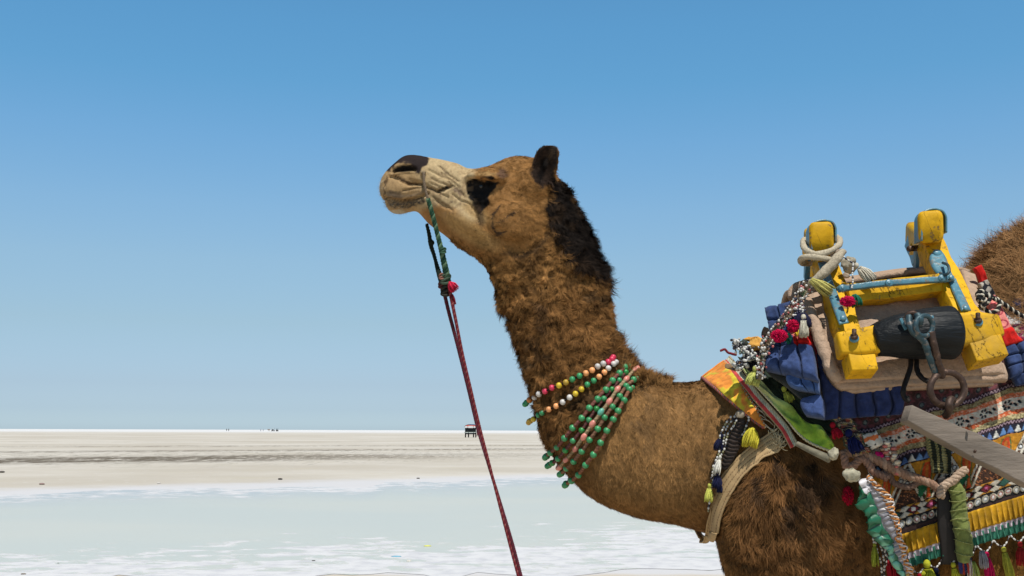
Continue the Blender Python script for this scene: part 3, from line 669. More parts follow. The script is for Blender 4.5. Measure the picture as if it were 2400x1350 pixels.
fur('head_fur', 75000, None, lambda q, P: sst(30, -5, sdpoly(q, [(1090, 380), (1260, 350), (1290, 420), (1290, 560), (1210, 610), (1170, 640), (1060, 580), (1010, 530), (990, 500), (1060, 500), (1120, 500)]))*sst(.95, 1.15, blob(q, 1128, 440, 36, 24, 5))+.55*(q[:, 0] < 1120)*(q[:, 0] > 900)*(q[:, 1] > 405)*sst(1.0, 1.2, blob(q, 1128, 440, 40, 30, 5))+.5*(q[:, 0] < 1120)*(q[:, 0] > 1012)*(q[:, 1] > 372)*(q[:, 1] < 405), d_head, .35, .0011, 2, .5, seed=31, lenf=lambda q, P: .0026+.004*sst(1080, 1130, q[:, 0])+.004*sst(1150, 1280, q[:, 0]), darkroot=.5, con=1.7, st=(.55, .55, 1.5))
CH = [(1420, 880), (1500, 860), (1700, 840), (1900, 760), (1900, 960), (1900, 1060), (1740, 1120), (1700, 1290), (1560, 1260), (1370, 1190), (1300, 1060)]
fur('chest_fur', 130000, None, lambda q, P: sst(25, -15, sdpoly(q, CH))*cover(q), lambda q, P: np.stack([.10+.5*sst(1150, 1250, q[:, 1]), 0*q[:, 0], -1+0*q[:, 0]], 1), .38, .0013, 3, .30, seed=41, con=1.0, st=(1.5, 1.5, .55), lenf=lambda q, P: .0095+.002*vn(P, 8, 4), darkroot=.45)
SHD = [(1700, 1290), (1735, 1130), (1830, 1050), (1930, 1040), (2120, 1270), (2450, 1180), (2450, 1420), (1680, 1420)]
fur('shoulder_fur', 95000, None, lambda q, P: sst(20, -15, sdpoly(q, SHD))*cover(q)*(1-.45*(q[:, 0] > 2100)), lambda q, P: np.stack([.35*np.sin(P[:, 0]*9), 0*q[:, 0], -1+0*q[:, 0]], 1), .36, .0016, 4, .42, seed=51, con=1.6, st=(1, 1, .28), lenf=lambda q, P: .014+.022*sst(1.15, .7, blob(q, 1850, 1190, 150, 150, 0)))
HP = [(2225, 400), (2900, 380), (2880, 760), (2600, 790), (2400, 775), (2330, 745), (2270, 680), (2225, 640)]
fur('hump_wool', 110000, None, lambda q, P: sst(14, -10, sdpoly(q, HP)), lambda q, P: np.tile([-.75, -.1, .35], (len(q), 1)), .7, .0016, 5, 1.0, seed=61, lenf=lambda q, P: .034+.036*vn(P, 14, 6), darkroot=.22, con=1.5, st=(.5, .5, .5))
fur('ear_hair', 5000, None, lambda q, P: sst(4, -2, sdpoly(q, [(1243, 425), (1245, 400), (1252, 372), (1264, 350), (1280, 338), (1300, 338), (1308, 350), (1308, 385), (1300, 415), (1285, 440), (1255, 440)])), lambda q, P: np.tile([.3, 0, 1.], (len(q), 1)), .5, .0012, 3, .6, seed=66, lenf=lambda q, P: .0065+0*q[:, 0])
fur('coat', 70000, None, lambda q, P: sst(2380, 2430, q[:, 0])*(q[:, 1] > 760)*(q[:, 0] < 3120), lambda q, P: np.tile([.3, 0, -1.], (len(q), 1)), .4, .0022, 3, .5, seed=91, con=1.1, lenf=lambda q, P: .014+0*q[:, 0])
# chin and lip whiskers
fur('whisker', 700, None, lambda q, P: sst(6, -6, sdpoly(q, [(885, 400), (905, 400), (905, 470), (960, 485), (960, 505), (905, 505), (885, 470)])), lambda q, P: np.tile([-1., 0, -.3], (len(q), 1)), .9, .0005, 2, .5, seed=71, lenf=lambda q, P: .010+0*q[:, 0], colf=lambda q, P: np.tile([.5, .42, .3], (len(q), 1)))
fur('eyelash', 260, None, lambda q, P: sst(3.5, 1, segd(q, [(1098, 424), (1114, 421), (1134, 427), (1156, 427)])), lambda q, P: np.tile([-.2, -.5, -.8], (len(q), 1)), .8, .0007, 3, .3, seed=93, lenf=lambda q, P: .013+0*q[:, 0], colf=lambda q, P: np.tile([.012, .01, .009], (len(q), 1)))
# tuft at the base of the neck and by the ear
for i, (r_, ln, n_) in enumerate((([(1480, 850), (1560, 850), (1570, 905), (1495, 900)], .030, 4000), ([(1425, 800), (1485, 800), (1492, 880), (1450, 880)], .034, 3500))):
    fur('wool_tuft', n_, None, lambda q, P, r_=r_: sst(6, -4, sdpoly(q, r_)), lambda q, P: np.tile([.2, 0, .8], (len(q), 1)), .9, .0018, 4, .9, seed=81+i, lenf=lambda q, P, ln=ln: ln+0*q[:, 0])
# ================================================================ soft gear on the camel
clothm = mat('woven_cloth', attr=True, rough=.9, ns=45, var=.42, bs=700, bump=.7, bd=.0018, spec=.12, sheen=.1)
satin = mat('satin_cloth', attr=True, rough=.38, ns=60, var=.15, bs=300, bump=.2, bd=.001, spec=.5)
yarn = mat('yarn', attr=True, rough=.9, ns=200, var=.3, bs=700, bump=.5, bd=.001, spec=.1)
beadm = mat('painted_bead', attr=True, rough=.33, ns=90, var=.16, bs=200, bump=.15, bd=.0006, spec=.5)
cordm = mat('cord', attr=True, rough=.9, ns=220, var=.4, bs=500, bump=.5, bd=.001, spec=.15)
webm = mat('webbing', attr=True, rough=.8, ns=70, var=.16, bs=800, bump=.4, bd=.001, spec=.2)
def px2m(px, d): return px*d/FPX
def tassel(P, L, w, c, n=46, seed=0, d=(0, 0, -1), head=True, flare=.6, c2=None):
    """yarn tassel hanging from P"""
    rg = np.random.default_rng(seed+100); mb = MB(); d = np.array(d, float); d /= np.linalg.norm(d); P = np.array(P, float)
    a = np.array([1., 0, 0])-d*d[0]; a /= np.linalg.norm(a); b = np.cross(d, a)
    if head:
        V, F = ball(P+d*w*.24, w*.23, 10, 8, sc=(1, 1, 1.2)); mb.add(V, F, np.array(c)*.9)
        V, F = tube(np.array([P+d*w*.52, P+d*w*.62]), w*.26, 10); mb.add(V, F, np.array(c2 if c2 is not None else c)*.7)
    st = w*.55 if head else 0
    for i in range(n):
        th = rg.random()*6.283; r0 = w*.20*math.sqrt(rg.random()); r1 = w*(.22+flare*.35*rg.random()**.5)
        l = L*(.88+.16*rg.random()); pts = []
        for k in range(5):
            t = k/4; r = r0+(r1-r0)*math.sin(min(t*1.5, 1)*1.57); pts.append(P+d*(st+(l-st)*t)+(a*math.cos(th+t*.5)+b*math.sin(th+t*.5))*r+a*rg.normal(0, .02*w))
        V, F = tube(pts, [w*.06, w*.065, w*.06, w*.055, w*.03], 4); mb.add(V, F, np.array(c)*(.65+.6*rg.random()))
    return mb
def pompom(P, r, c, seed=0, n=150, sc=(1, 1, 1)):
    rg = np.random.default_rng(seed+50); mb = MB(); V, F = ball(P, r*.72, 12, 8, sc=sc); mb.add(V, F, np.array(c)*.5)
    for i in range(n):
        v = rg.normal(size=3); v /= np.linalg.norm(v); v[2] -= .2; v = v*np.array(sc)
        V, F = tube([P+v*r*.4, P+v*r*.75, P+v*r*(.95+.15*rg.random())], [r*.10, r*.10, r*.05], 4); mb.add(V, F, np.array(c)*(.6+.6*rg.random()))
    return mb
def beadstring(mb, P, r, cols, gap=.0, seed=0, cord=(.02, .02, .02), sc=(1, 1, 1.25)):
    P = np.asarray(P, float); L = np.concatenate([[0], np.cumsum(np.linalg.norm(np.diff(P, axis=0), axis=1))]); n = max(int(L[-1]/(2.3*r+gap)), 1)
    V, F = tube(P, r*.35, 5); mb.add(V, F, cord)
    T, _, _ = frames(P)
    for i in range(n):
        s = L[-1]*(i+.5)/n; c = [np.interp(s, L, P[:, k]) for k in range(3)]; ax = [np.interp(s, L, T[:, k]) for k in range(3)]
        V, F = ball(c, r, 8, 6, ax, sc); mb.add(V, F, cols[i % len(cols)])
# ---- bead necklaces
PK = (.62, .035, .09); WH = (.56, .53, .50); PE = (.78, .34, .13); GR = (.035, .27, .10); YL = (.60, .42, .025); OL = (.42, .26, .03); OG = (.5, .16, .03)
G2 = (.040, .255, .095); G3 = (.022, .21, .045); PI = (.62, .22, .17); TEAL = (.10, .36, .26)
def crop3(L): return [(1200+x/4.218, 840+y/4.218) for x, y in L]
necks = [
 ('thin black cord of small coloured beads, highest of the necklaces on the neck', crop3([(1003, -8), (985, 10), (945, 35), (890, 55), (842, 85), (790, 118), (727, 143), (670, 175), (605, 207), (542, 235), (477, 265), (407, 290), (342, 322), (282, 350), (235, 378), (190, 410), (160, 440)]),
  [PK, PK, PK, WH, WH, PE, PE, GR, GR, OL, YL, PK, PK, WH, WH, OG, GR], 6.6, (.012, .012, .014), 3.2, 'beads'),
 ('second thin cord of coloured beads, just under the highest one and above the green ones', crop3([(1005, 45), (990, 65), (943, 107), (905, 147), (853, 188), (802, 223), (743, 265), (685, 307), (630, 350), (570, 390), (510, 432), (450, 472), (383, 500), (320, 528), (270, 553), (225, 590), (190, 605)]),
  [WH, WH, WH, PE, PE, GR, GR, YL, YL, WH, WH, PE, PE, GR, GR, YL, OL], 6.4, (.012, .012, .014), 3.2, 'beads'),
 ('strand of big green wooden beads lying highest of the green strands', crop3([(1097, 95), (1045, 150), (980, 223), (915, 310), (838, 402), (765, 494), (692, 594), (610, 688), (533, 785), (457, 872), (395, 922), (360, 955)]), [G2]*12, 7.9, (.16, .065, .05), 4.6, 'w'),
 ('green bead strand half hidden between the top green strand and the pink beads', crop3([(1112, 153), (1050, 235), (980, 318), (905, 405), (835, 498), (765, 604), (697, 706), (615, 806), (538, 902), (467, 985), (410, 1028), (375, 1045)]), [G3, G2]*6, 7.3, (.11, .045, .04), 4.2, 'w'),
 ('strand of long pink beads with one green bead between tan cord wraps', crop3([(1185, 140), (1110, 230), (1032, 320), (958, 435), (880, 540), (802, 650), (722, 765), (637, 885), (548, 990), (490, 1060)]), [PI, PI, PI, PI, TEAL, PI, PI, PI, PI, PI], 6.6, (.26, .19, .11), 4.6, 'long'),
 ('green bead strand directly below the strand of pink beads', crop3([(1198, 235), (1122, 295), (1055, 390), (988, 487), (918, 590), (850, 697), (776, 800), (702, 908), (618, 1008), (550, 1080), (500, 1125)]), [G2]*11, 7.7, (.17, .09, .055), 4.6, 'w'),
 ('lowest strand of green wooden beads, nearest the chest', crop3([(1152, 325), (1102, 425), (1047, 533), (1002, 610), (944, 718), (885, 833), (817, 943), (740, 1045), (668, 1140), (603, 1200), (550, 1230)]), [G2]*11, 7.9, (.19, .085, .05), 4.8, 'w')]
for ni, (lb, pts, cols, rad, cc, cw, kind) in enumerate(necks):
    off = .022+.002*(ni >= 2)+(.006 if ni in (4,) else 0)-(.005 if ni == 3 else 0)
    P = np.array([surf(x, y, 0)[0] for x, y in pts]); Pn = []
    for p in P:
        hh = BVH.find_nearest(Vector(p)); n = np.array(hh[1]); n[1] = min(n[1], -.02); n /= np.linalg.norm(n); Pn.append(n)
    Pn = np.array(Pn)
    for _ in range(8): Pn[1:-1] = Pn[1:-1]*.4+(Pn[:-2]+Pn[2:])*.3
    Pn /= np.linalg.norm(Pn, axis=1)[:, None]
    wg = np.array([1 if k < len(P)-3 else .55 for k in range(len(P))]); D0 = np.linalg.norm(P-CAM, axis=1)
    for _ in range(3): D0[1:-1] = D0[1:-1]*.5+(D0[:-2]+D0[2:])*.25
    P = CAM+(P-CAM)/np.linalg.norm(P-CAM, axis=1)[:, None]*D0[:, None]; Q_ = P+Pn*off*wg[:, None]; P = CAM+(P-CAM)*(np.linalg.norm(Q_-CAM, axis=1)/np.linalg.norm(P-CAM, axis=1))[:, None]*.6+(Q_-CAM)*.4-(P-CAM)*0
    # carry the loop over the nape and under the throat to the far side of the neck
    mir = P[::-1].copy(); mir[:, 1] = 2*Y0-mir[:, 1]; 
    def over(a, b, out):
        m = (a+b)/2+np.array(out); return [a*.75+m*.25+np.array(out)*.35, m, b*.75+m*.25+np.array(out)*.35]
    top = over(mir[-1], P[0], (.018, 0, .010)); bot = over(P[-1], mir[0], (-.005, 0, -.005))
    loop = np.vstack([P, bot, mir, top, P[:1]])
    th = thing('bead_necklace', lb, 'necklace', P[-1], 'bead necklaces round the camel\'s neck')
    LP = cr(loop, 260); mb = MB()
    if kind == 'beads': V, F = tube(LP, px2m(cw, 3.3)*.62, 6); mb.add(V, F, cc)
    else:
        rope(mb, LP, px2m(cw, 3.3)*.95, .011, cc, 3, 5, c2=np.array(cc)*1.5)
    mb.build('cord', cordm, th)
    T = np.gradient(loop, axis=0); r = px2m(rad*(1.12 if kind == 'beads' else 1.04), 3.28)
    nB = len(P)
    tail = list(zip(np.vstack([bot, mir[:3]])[:5], [cols[-1]]*5, range(nB, nB+5)))
    allb = [(loop[i], cols[i] if i < len(cols) else cols[-1], i) for i in range(nB)]+tail+[(loop[i], cols[(i*3) % len(cols)], i) for i in range(nB+5, len(loop)-1)]
    for (p, c, i) in allb:
        if nB+5 <= i < len(loop)-4 and i % 2 and kind != 'beads': continue
        ax = T[min(i, len(T)-1)]; j = rad*.00003
        V, F = ball(p+np.random.default_rng(i+ni*99).normal(0, .0007, 3), r*(1 if i < nB else .93), 16, 11, ax, (1, 1, 1.5) if kind == 'long' else (1, 1, .94))
        mb = MB(); mb.add(V, F, np.array(c)*(.85+.3*vn(p[None], 300, i)[0])); 
        if kind == 'beads':
            pass
        mb.build('bead', beadm, th)
# ---- lead rope
Dn, Df = Y0-.065, Y0+.055
th = thing('lead_rope', 'green and red twisted lead rope hanging from the nose peg', 'rope', W(1030, 1100, Y0-.02))
pth = [W(1030, 1100, Y0-.02)]
n_up = [(993, 405, Dn-.004), (994, 428, Dn-.010), (998, 448, Dn-.012), (1004, 470, Dn-.014)]
mb = MB(); rope(mb, cr(WW(n_up), 40), .0045, .02, (.17, .125, .085)); mb.build('peg_cord', cordm, th)
Vp, Fp = ball(W(992, 404, Dn+.004), .009, 12, 8, sc=(1, .8, .8)); mb = MB(); mb.add(Vp, Fp, (.30, .22, .13)); mb.build('nose_peg', cordm, th)
gn = [(1003, 466, Dn-.014), (1010, 490, Dn-.012), (1018, 520, Dn-.006), (1026, 552, Dn), (1034, 584, Dn+.005), (1040, 612, Dn+.012), (1046, 640, Dn+.022), (1049, 660, Dn+.03)]
mb = MB(); rope(mb, cr(WW(gn), 70), [.0072, .0078, .0075, .0085, .010, .0115], .030, (.018, .055, .032), 3, 8, c2=(.10, .17, .10)); mb.build('green_cord', cordm, th)
gf = [(1000, 525, Df), (1006, 550, Df), (1010, 575, Df), (1018, 600, Df), (1026, 630, Df-.02), (1034, 655, Df-.05), (1040, 675, Df-.07)]
mb = MB(); rope(mb, cr(WW(gf), 60), [.0055, .0075, .006, .009, .011], .030, (.010, .016, .012), 3, 8); V, F = ball(W(1011, 569, Df), .010, 10, 8); mb.add(V, F, (.010, .016, .012)); mb.build('green_cord', cordm, th)
for q in ((1039, 588, Dn+.002, .0085, (.04, .09, .055)), (1044, 655, Dn+.03, .0155, (.05, .075, .05)), (1036, 648, Dn+.025, .009, (.24, .11, .08)), (1045, 683, Dn+.04, .015, (.03, .028, .022)), (1036, 668, Dn+.04, .011, (.09, .03, .03))):
    mb = MB(); c = W(*q[:3]); 
    V, F = ball(c, q[3]*.8, 14, 10); V += (np.stack([vn(V, 130, s) for s in (1, 2, 3)], 1)-.5)*.008; mb.add(V, F, q[4])
    for k in range(3):
        a = np.linspace(0, 2*math.pi, 18, endpoint=False)+k; cc_ = c+np.stack([np.cos(a)*q[3]*.85, np.sin(a)*q[3]*.85, np.sin(a+k*1.3)*q[3]*.5+(k-1)*q[3]*.45], 1)
        V, F = tube(cc_, q[3]*.33, 6, closed=True); mb.add(V, F, np.array(q[4])*1.1)
    mb.build('knot', cordm, th)
mb = tassel(W(1053, 662, Dn+.02), .032, .024, (.50, .02, .055), 60, 3, (.5, -.2, -.6), head=False, flare=1.2); mb.build('red_tuft', yarn, th)
mb = tassel(W(1060, 690, Dn+.03), .034, .014, (.30, .02, .035), 30, 4, (.25, 0, -1), head=False, flare=.4); mb.build('red_tuft', yarn, th)
r1 = [(1052, 664, Dn+.022), (1058, 700, Dn+.02), (1068, 750, Dn), (1084, 830, Dn-.02), (1104, 915, Dn-.05), (1124, 1000, Dn-.08), (1146, 1085, Dn-.11), (1170, 1180, Dn-.15), (1192, 1265, Dn-.18), (1215, 1352, Dn-.22), (1235, 1430, Dn-.25)]
mb = MB(); rope(mb, cr(WW(r1), 200), [.0060, .0048, .0043, .0042, .0042], .017, (.125, .014, .020), 3, 7, c2=(.20, .055, .05)); mb.build('red_cord', cordm, th)
r2 = [(1042, 690, Df-.07), (1052, 732, Df-.06), (1070, 800, Df-.05), (1096, 905, Df-.05), (1120, 1005, Df-.06), (1146, 1092, Dn-.06), (1176, 1190, Dn-.10), (1200, 1270, Dn-.12), (1222, 1352, Dn-.14), (1243, 1430, Dn-.18)]
mb = MB(); rope(mb, cr(WW(r2), 200), [.0062, .0052, .0048, .0048], .017, (.10, .016, .028), 3, 7, c2=(.07, .025, .03)); mb.build('red_cord', cordm, th)
# ---- orange neck band
def arch(g, off, hw=.215, sag=0.):
    n = g.shape[0]; P = np.zeros(g.shape[:2]+(3,))
    for i in range(n):
        t = i/(n-1); dd = Y0-hw*math.sin(t*math.pi/2)**.75
        for j in range(g.shape[1]):
            s_, _n = surf(g[i, j, 0], g[i, j, 1], 0); d2 = s_[1]-off if s_[1] < Y0-.03 else 9; P[i, j] = W(g[i, j, 0], g[i, j, 1], min(dd, d2))
    for _ in range(12):
        P[1:-1] = P[1:-1]*.5+(P[:-2]+P[2:])*.25; P[:, 1:-1] = P[:, 1:-1]*.5+(P[:, :-2]+P[:, 2:])*.25
    return P
def crop7(L): return [(1630+x/4.82, 820+y/4.82) for x, y in L]
th = thing('neck_band', 'orange and yellow padded band across the base of the neck', 'strap', W(1790, 1000, 3.1))
A = crop7([(80, 318), (160, 385), (260, 465), (400, 585), (500, 665), (600, 750), (700, 830), (775, 878)]); B = crop7([(328, 125), (400, 215), (450, 285), (510, 380), (560, 480), (620, 575), (685, 680), (785, 880)])
g = ruled(A, B, 90, 34)
P = arch(g, .030); c0 = P.reshape(-1, 3); pn = sst(.47, .62, fbm(c0, 38, 3, 4)); stitch = 0
C = np.array([.75, .26, .04])*(1-pn[:, None])+np.array([.62, .50, .04])*pn[:, None]; C *= (.8+.35*fbm(c0, 60, 9, 2))[:, None]
pn2 = sst(.62, .70, fbm(c0, 30, 33, 3))[:, None]; C = C*(1-pn2*.6)+np.array([.5, .1, .02])*pn2*.6
h = (fbm(c0, 35, 5, 2).reshape(P.shape[:2])-.5)*.006
mb = MB(); Fr = sheet(mb, P, .010, .010, h, C.reshape(*P.shape)); 
# the band runs on over the neck to the far side
top = Fr[0]; over = [top, top+np.array([.006, .05, -.002]), top+np.array([.012, .12, -.030]), top+np.array([.02, .18, -.085])]
O = cr(np.array([o.ravel() for o in over]), 14).reshape(14, -1, 3); sheet(mb, O, .006, 0, None, np.array([.75, .26, .04])); mb.build('cloth', clothm, th)
for edge, cc, k in ((Fr[:, 0], (.16, .11, .10), 0), (Fr[:, -1], (.62, .20, .06), 1)):
    e = cr(edge, 120); mb = MB(); rope(mb, e, .0052, .012, cc, 2, 6, c2=(.40, .10, .08) if k == 0 else (.5, .4, .25)); mb.build('edging', cordm, th)
mb = MB(); rg = np.random.default_rng(2)
for i in range(26):      # loose threads
    p = Fr[int(25+60*rg.random()), -1]; q_ = p+np.array([.02+.02*rg.random(), -.004, -.012-.02*rg.random()]); m_ = (p+q_)/2+np.array([0, -.006, .006*rg.normal()])
    V, F = tube(cr([p, m_, q_], 6), .0011, 4); mb.add(V, F, (.55, .45, .33))
mb.build('loose_threads', yarn, th)
# ---- red and white trim
th = thing('woven_trim', 'narrow red and white striped woven band between orange band and lime cloth', 'strap', W(1860, 1046, 3.1))
ctr = np.array(crop7([(345, 105), (400, 165), (480, 275), (600, 420), (700, 548), (800, 660), (900, 770), (1000, 890), (1055, 985), (1110, 1090)])); 
t_ = np.gradient(cr(ctr, 150), axis=0); t_ /= np.linalg.norm(t_, axis=1)[:, None]; nn_ = np.stack([-t_[:, 1], t_[:, 0]], 1); cc_ = cr(ctr, 150)
g = cc_[:, None]+nn_[:, None]*np.linspace(9.5, -9.5, 20)[None, :, None]; P = arch(g, .040, .235)
i, j = np.meshgrid(np.arange(150), np.arange(20), indexing='ij'); u = j/19.; tw = ((i*1.0+j*.55) % 3.2) < 1.7
red = np.array([.62, .055, .05]); wht = np.array([.60, .57, .46]); grn = np.array([.26, .29, .19])
C = np.where((u < .48)[..., None], np.where(tw[..., None], red, red*.55+.03), np.where(tw[..., None], wht, grn)); C = np.where(((u < .08) | (u > .93))[..., None], np.array([.30, .24, .14]), C)
mb = MB(); sheet(mb, P, .005, .004, None, C); mb.build('band', clothm, th)
mb = MB(); rope(mb, P[:, -1]+np.array([0, -.004, 0]), .003, .012, (.42, .36, .24), 2, 5); mb.build('edging', cordm, th)
# ---- lime cloth
th = thing('lime_cloth', 'crumpled lime green cloth tucked under the blue quilts', 'cloth', W(1940, 1060, 3.1))
A = crop7([(530, 210), (620, 340), (720, 450), (830, 570), (930, 680), (1030, 790), (1100, 880), (1170, 960), (1270, 1040), (1400, 1100), (1540, 1150)])
B = crop7([(600, 225), (730, 350), (860, 480), (950, 560), (1100, 640), (1180, 760), (1300, 840), (1400, 850), (1470, 940), (1510, 1010), (1560, 1080)])
g = ruled(A, B, 110, 44); P = arch(g, .060, .25)
i, j = np.meshgrid(np.arange(110)/109, np.arange(44)/43, indexing='ij')
fold = np.sin(i*46+3.*np.sin(j*3+i*5))*.5+.5; h = .011*(np.sin(i*24+3.*np.sin(j*3+i*5))*.5+.5)+.004*fold+.035*np.exp(-((i-.86)/.05)**2-((j-.75)/.22)**2)+.018*np.exp(-((i-.93)/.03)**2-((j-.6)/.25)**2)-.012*np.exp(-((i-.89)/.02)**2-((j-.6)/.3)**2)
lime = np.array([.27, .43, .045]); pale = np.array([.42, .47, .20]); C = pale*(1-sst(.25, .65, i)[..., None])+lime*sst(.25, .65, i)[..., None]
mb = MB(); sheet(mb, P, .004, .006, h, C); mb.build('cloth', clothm, th)
e = cr(P[:, 0]+np.array([0, -.008, 0]), 120); mb = MB(); rope(mb, e, .004, .02, (.50, .46, .30), 2, 5); mb.build('edging', cordm, th)
mb = tassel(surf(1838, 923, .05)[0], .050, .034, (.48, .52, .09), 60, 5, (.5, -.1, -1)); mb.build('tassel', yarn, th)
# ---- pale pole with cloth-wrapped ends
th = thing('padded_pole', 'pale cloth-wrapped stick end below the lime cloth, tied with brown rope', 'pole', W(1950, 1075, 3.0))
mb = MB(); pp = WW([(1868, 1040, 2.99), (1905, 1058, 2.96), (1945, 1076, 2.93)]); V, F = tube(cr(pp, 20), np.linspace(.007, .011, 20), 12); mb.add(V, F, (.19, .17, .12)); mb.build('stick', clothm, th)
def lump(P, r, c, sc, seed, m=None, par=None, name='knot'):
    V, F = ball(P, r, 26, 18, sc=sc); V += (np.stack([fbm(V, 55, s+seed, 4) for s in (1, 2, 3)], 1)-.5)*r*1.5; mb = MB(); mb.add(V, F, c); return mb.build(name, m or clothm, par)
lump(W(1953, 1065, 2.925), .015, (.40, .36, .26), (1.0, .8, 1.25), 3, par=th, name='cloth_knot')
lump(W(1996, 1112, 2.93), .021, (.40, .37, .27), (1.1, .8, .95), 5, par=th, name='cloth_knot')
# ---- brown hemp rope
th = thing('hemp_rope', 'thick brown hemp rope knotted across the embroidered blanket', 'rope', W(2100, 1120, 2.98))
mb = MB(); P = surfpath([(1962, 1072), (1985, 1064), (2012, 1066), (2040, 1076), (2070, 1095), (2100, 1108), (2135, 1118), (2170, 1132), (2200, 1150)], 110, .062); rope(mb, P, [.013, .0135, .015, .0135, .011, .011], .040, (.26, .155, .105), 3, 8, c2=(.32, .21, .15)); mb.build('rope', cordm, th)
mb = MB(); P = surfpath([(2234, 1104), (2222, 1118), (2208, 1130), (2196, 1146), (2192, 1160)], 50, .075); rope(mb, P, .012, .034, (.40, .29, .21), 3, 8, c2=(.46, .34, .25)); mb.build('rope', cordm, th)
mb = MB(); P = surfpath([(1957, 1072), (1966, 1090), (1990, 1090), (2012, 1074), (2028, 1085), (2046, 1108), (2062, 1118)], 60, .070); rope(mb, P, .011, .034, (.24, .14, .10), 3, 8); mb.build('rope', cordm, th)
mb = MB(); P = surfpath([(2060, 1100), (2085, 1128), (2120, 1140), (2150, 1128), (2180, 1140)], 60, .055); rope(mb, P, .009, .03, (.16, .10, .075), 3, 8); mb.build('rope', cordm, th)
# ---- tan breast strap
th = thing('breast_strap', 'tan stitched webbing strap curving down over the chest', 'strap', W(1672, 1270, 3.2))
ctr = np.array([(1822, 1036), (1795, 1052), (1762, 1078), (1735, 1105), (1712, 1137), (1694, 1172), (1680, 1212), (1674, 1246)]); cc_ = cr(ctr, 120); t_ = np.gradient(cc_, axis=0); t_ /= np.linalg.norm(t_, axis=1)[:, None]; nn_ = np.stack([-t_[:, 1], t_[:, 0]], 1)
wv = np.interp(np.linspace(0, 1, 120), [0, .12, .25, 1], [23, 21, 19.5, 19.5])
g = cc_[:, None]+nn_[:, None]*(np.linspace(1, -1, 24)[None]*wv[:, None])[..., None]; P = drape(g, .016, 6)
i, j = np.meshgrid(np.arange(120), np.arange(24), indexing='ij'); C = np.ones((120, 24, 3))*np.array([.40, .27, .135]); 
st = (np.isin(j, (3, 9, 14, 20)) & (i % 3 < 2)); C[st] = np.array([.14, .08, .04]); h = np.where(np.isin(j, (3, 9, 14, 20)), -.0016, 0)+.0004*np.sin(j*2.2)
zz = (i < 14) & (((i+2*np.abs((j % 6)-3)) % 4) < 1); C[zz] = (.52, .42, .24)
mb = MB(); Fr = sheet(mb, P, .004, 0, h, C); 
lo = Fr[-1]; under = [lo, lo+np.array([.004, .05, -.02]), lo+np.array([.012, .17, -.035]), lo*np.array([1, -1, 1])+np.array([.004, 2*Y0-.05, -.02]), lo*np.array([1, -1, 1])+np.array([0, 2*Y0, 0])]
O = cr(np.array([o.ravel() for o in under]), 24).reshape(24, -1, 3); sheet(mb, O, .004, 0, None, np.array([.40, .27, .135])); mb.build('webbing', webm, th)
mb = MB(); rg = np.random.default_rng(4)
for i in range(60):
    a_ = P[0, 0]*(1-i/59)+P[0, -1]*(i/59)+np.array([0, -.008, .002]); b_ = a_+np.array([rg.normal(0, .01)+.006, -.004, rg.normal(.004, .01)]); V, F = tube(cr([a_, (a_+b_)/2+rg.normal(0, .004, 3), b_], 5), .0013, 4); mb.add(V, F, (.52, .43, .27))
mb.build('fringe', yarn, th)
mb = tassel(surf(1768, 1012, .045)[0], .055, .030, (.58, .50, .05), 70, 8, (-.15, -.1, -1), head=False, flare=1.6); mb.build('tassel', yarn, th)
# ---- beaded braid with tassels hanging on the chest
th = thing('beaded_braid', 'dark pleated braid with white beads and small tassels on the chest', 'tassel', W(1700, 1100, 3.15))
g = ruled([(1728, 985), (1722, 1010), (1712, 1040), (1704, 1070), (1698, 1098)], [(1752, 990), (1748, 1015), (1738, 1045), (1724, 1075), (1712, 1100)], 70, 14); P = drape(g, .020, 4); i, j = np.meshgrid(np.arange(70), np.arange(14), indexing='ij')
h = .0035*np.sin(i*1.25+np.abs(j-6.5)*.5); mb = MB(); sheet(mb, P, .005, .005, h, np.array([.050, .036, .030])); mb.build('braid', clothm, th)
mb = MB(); lump_c = [(.56, .54, .50), (.56, .54, .50), (.02, .02, .03), (.56, .54, .50), (.20, .19, .10)]
for k, pl in enumerate(([(1738, 978), (1725, 995), (1712, 1015), (1705, 1045), (1694, 1075), (1682, 1100), (1672, 1130), (1666, 1160), (1661, 1188)], [(1742, 980), (1730, 1002), (1718, 1020), (1710, 1050), (1700, 1070), (1690, 1090)], [(1762, 985), (1758, 1000), (1750, 1020), (1742, 1030)], [(1728, 988), (1705, 1018), (1700, 1040), (1688, 1068), (1678, 1090), (1671, 1118)])):
    beadstring(mb, surfpath(pl, 60, .026+.003*k), .0034, lump_c[k % 2:]+lump_c[:k % 2], .001)
mb.build('bead_string', beadm, th)
for (x, y, l, w_, c, d_, sd) in ((1698, 1020, .05, .030, (.012, .014, .04), (-.3, -.1, -1), 1), (1686, 1100, .05, .030, (.012, .014, .045), (-.15, -.1, -1), 2), (1700, 1068, .055, .024, (.62, .60, .53), (-.25, -.1, -1), 3), (1668, 1128, .052, .026, (.50, .50, .10), (-.12, -.1, -1), 4), (1693, 1125, .03, .02, (.012, .014, .045), (-.1, -.1, -1), 6)):
    tassel(surf(x, y, .030)[0], l, w_, c, 50, sd, d_).build('tassel', yarn, th)
lump(surf(1742, 982, .03)[0], .011, (.36, .30, .22), (1.2, .7, .9), 9, par=th, name='knot')
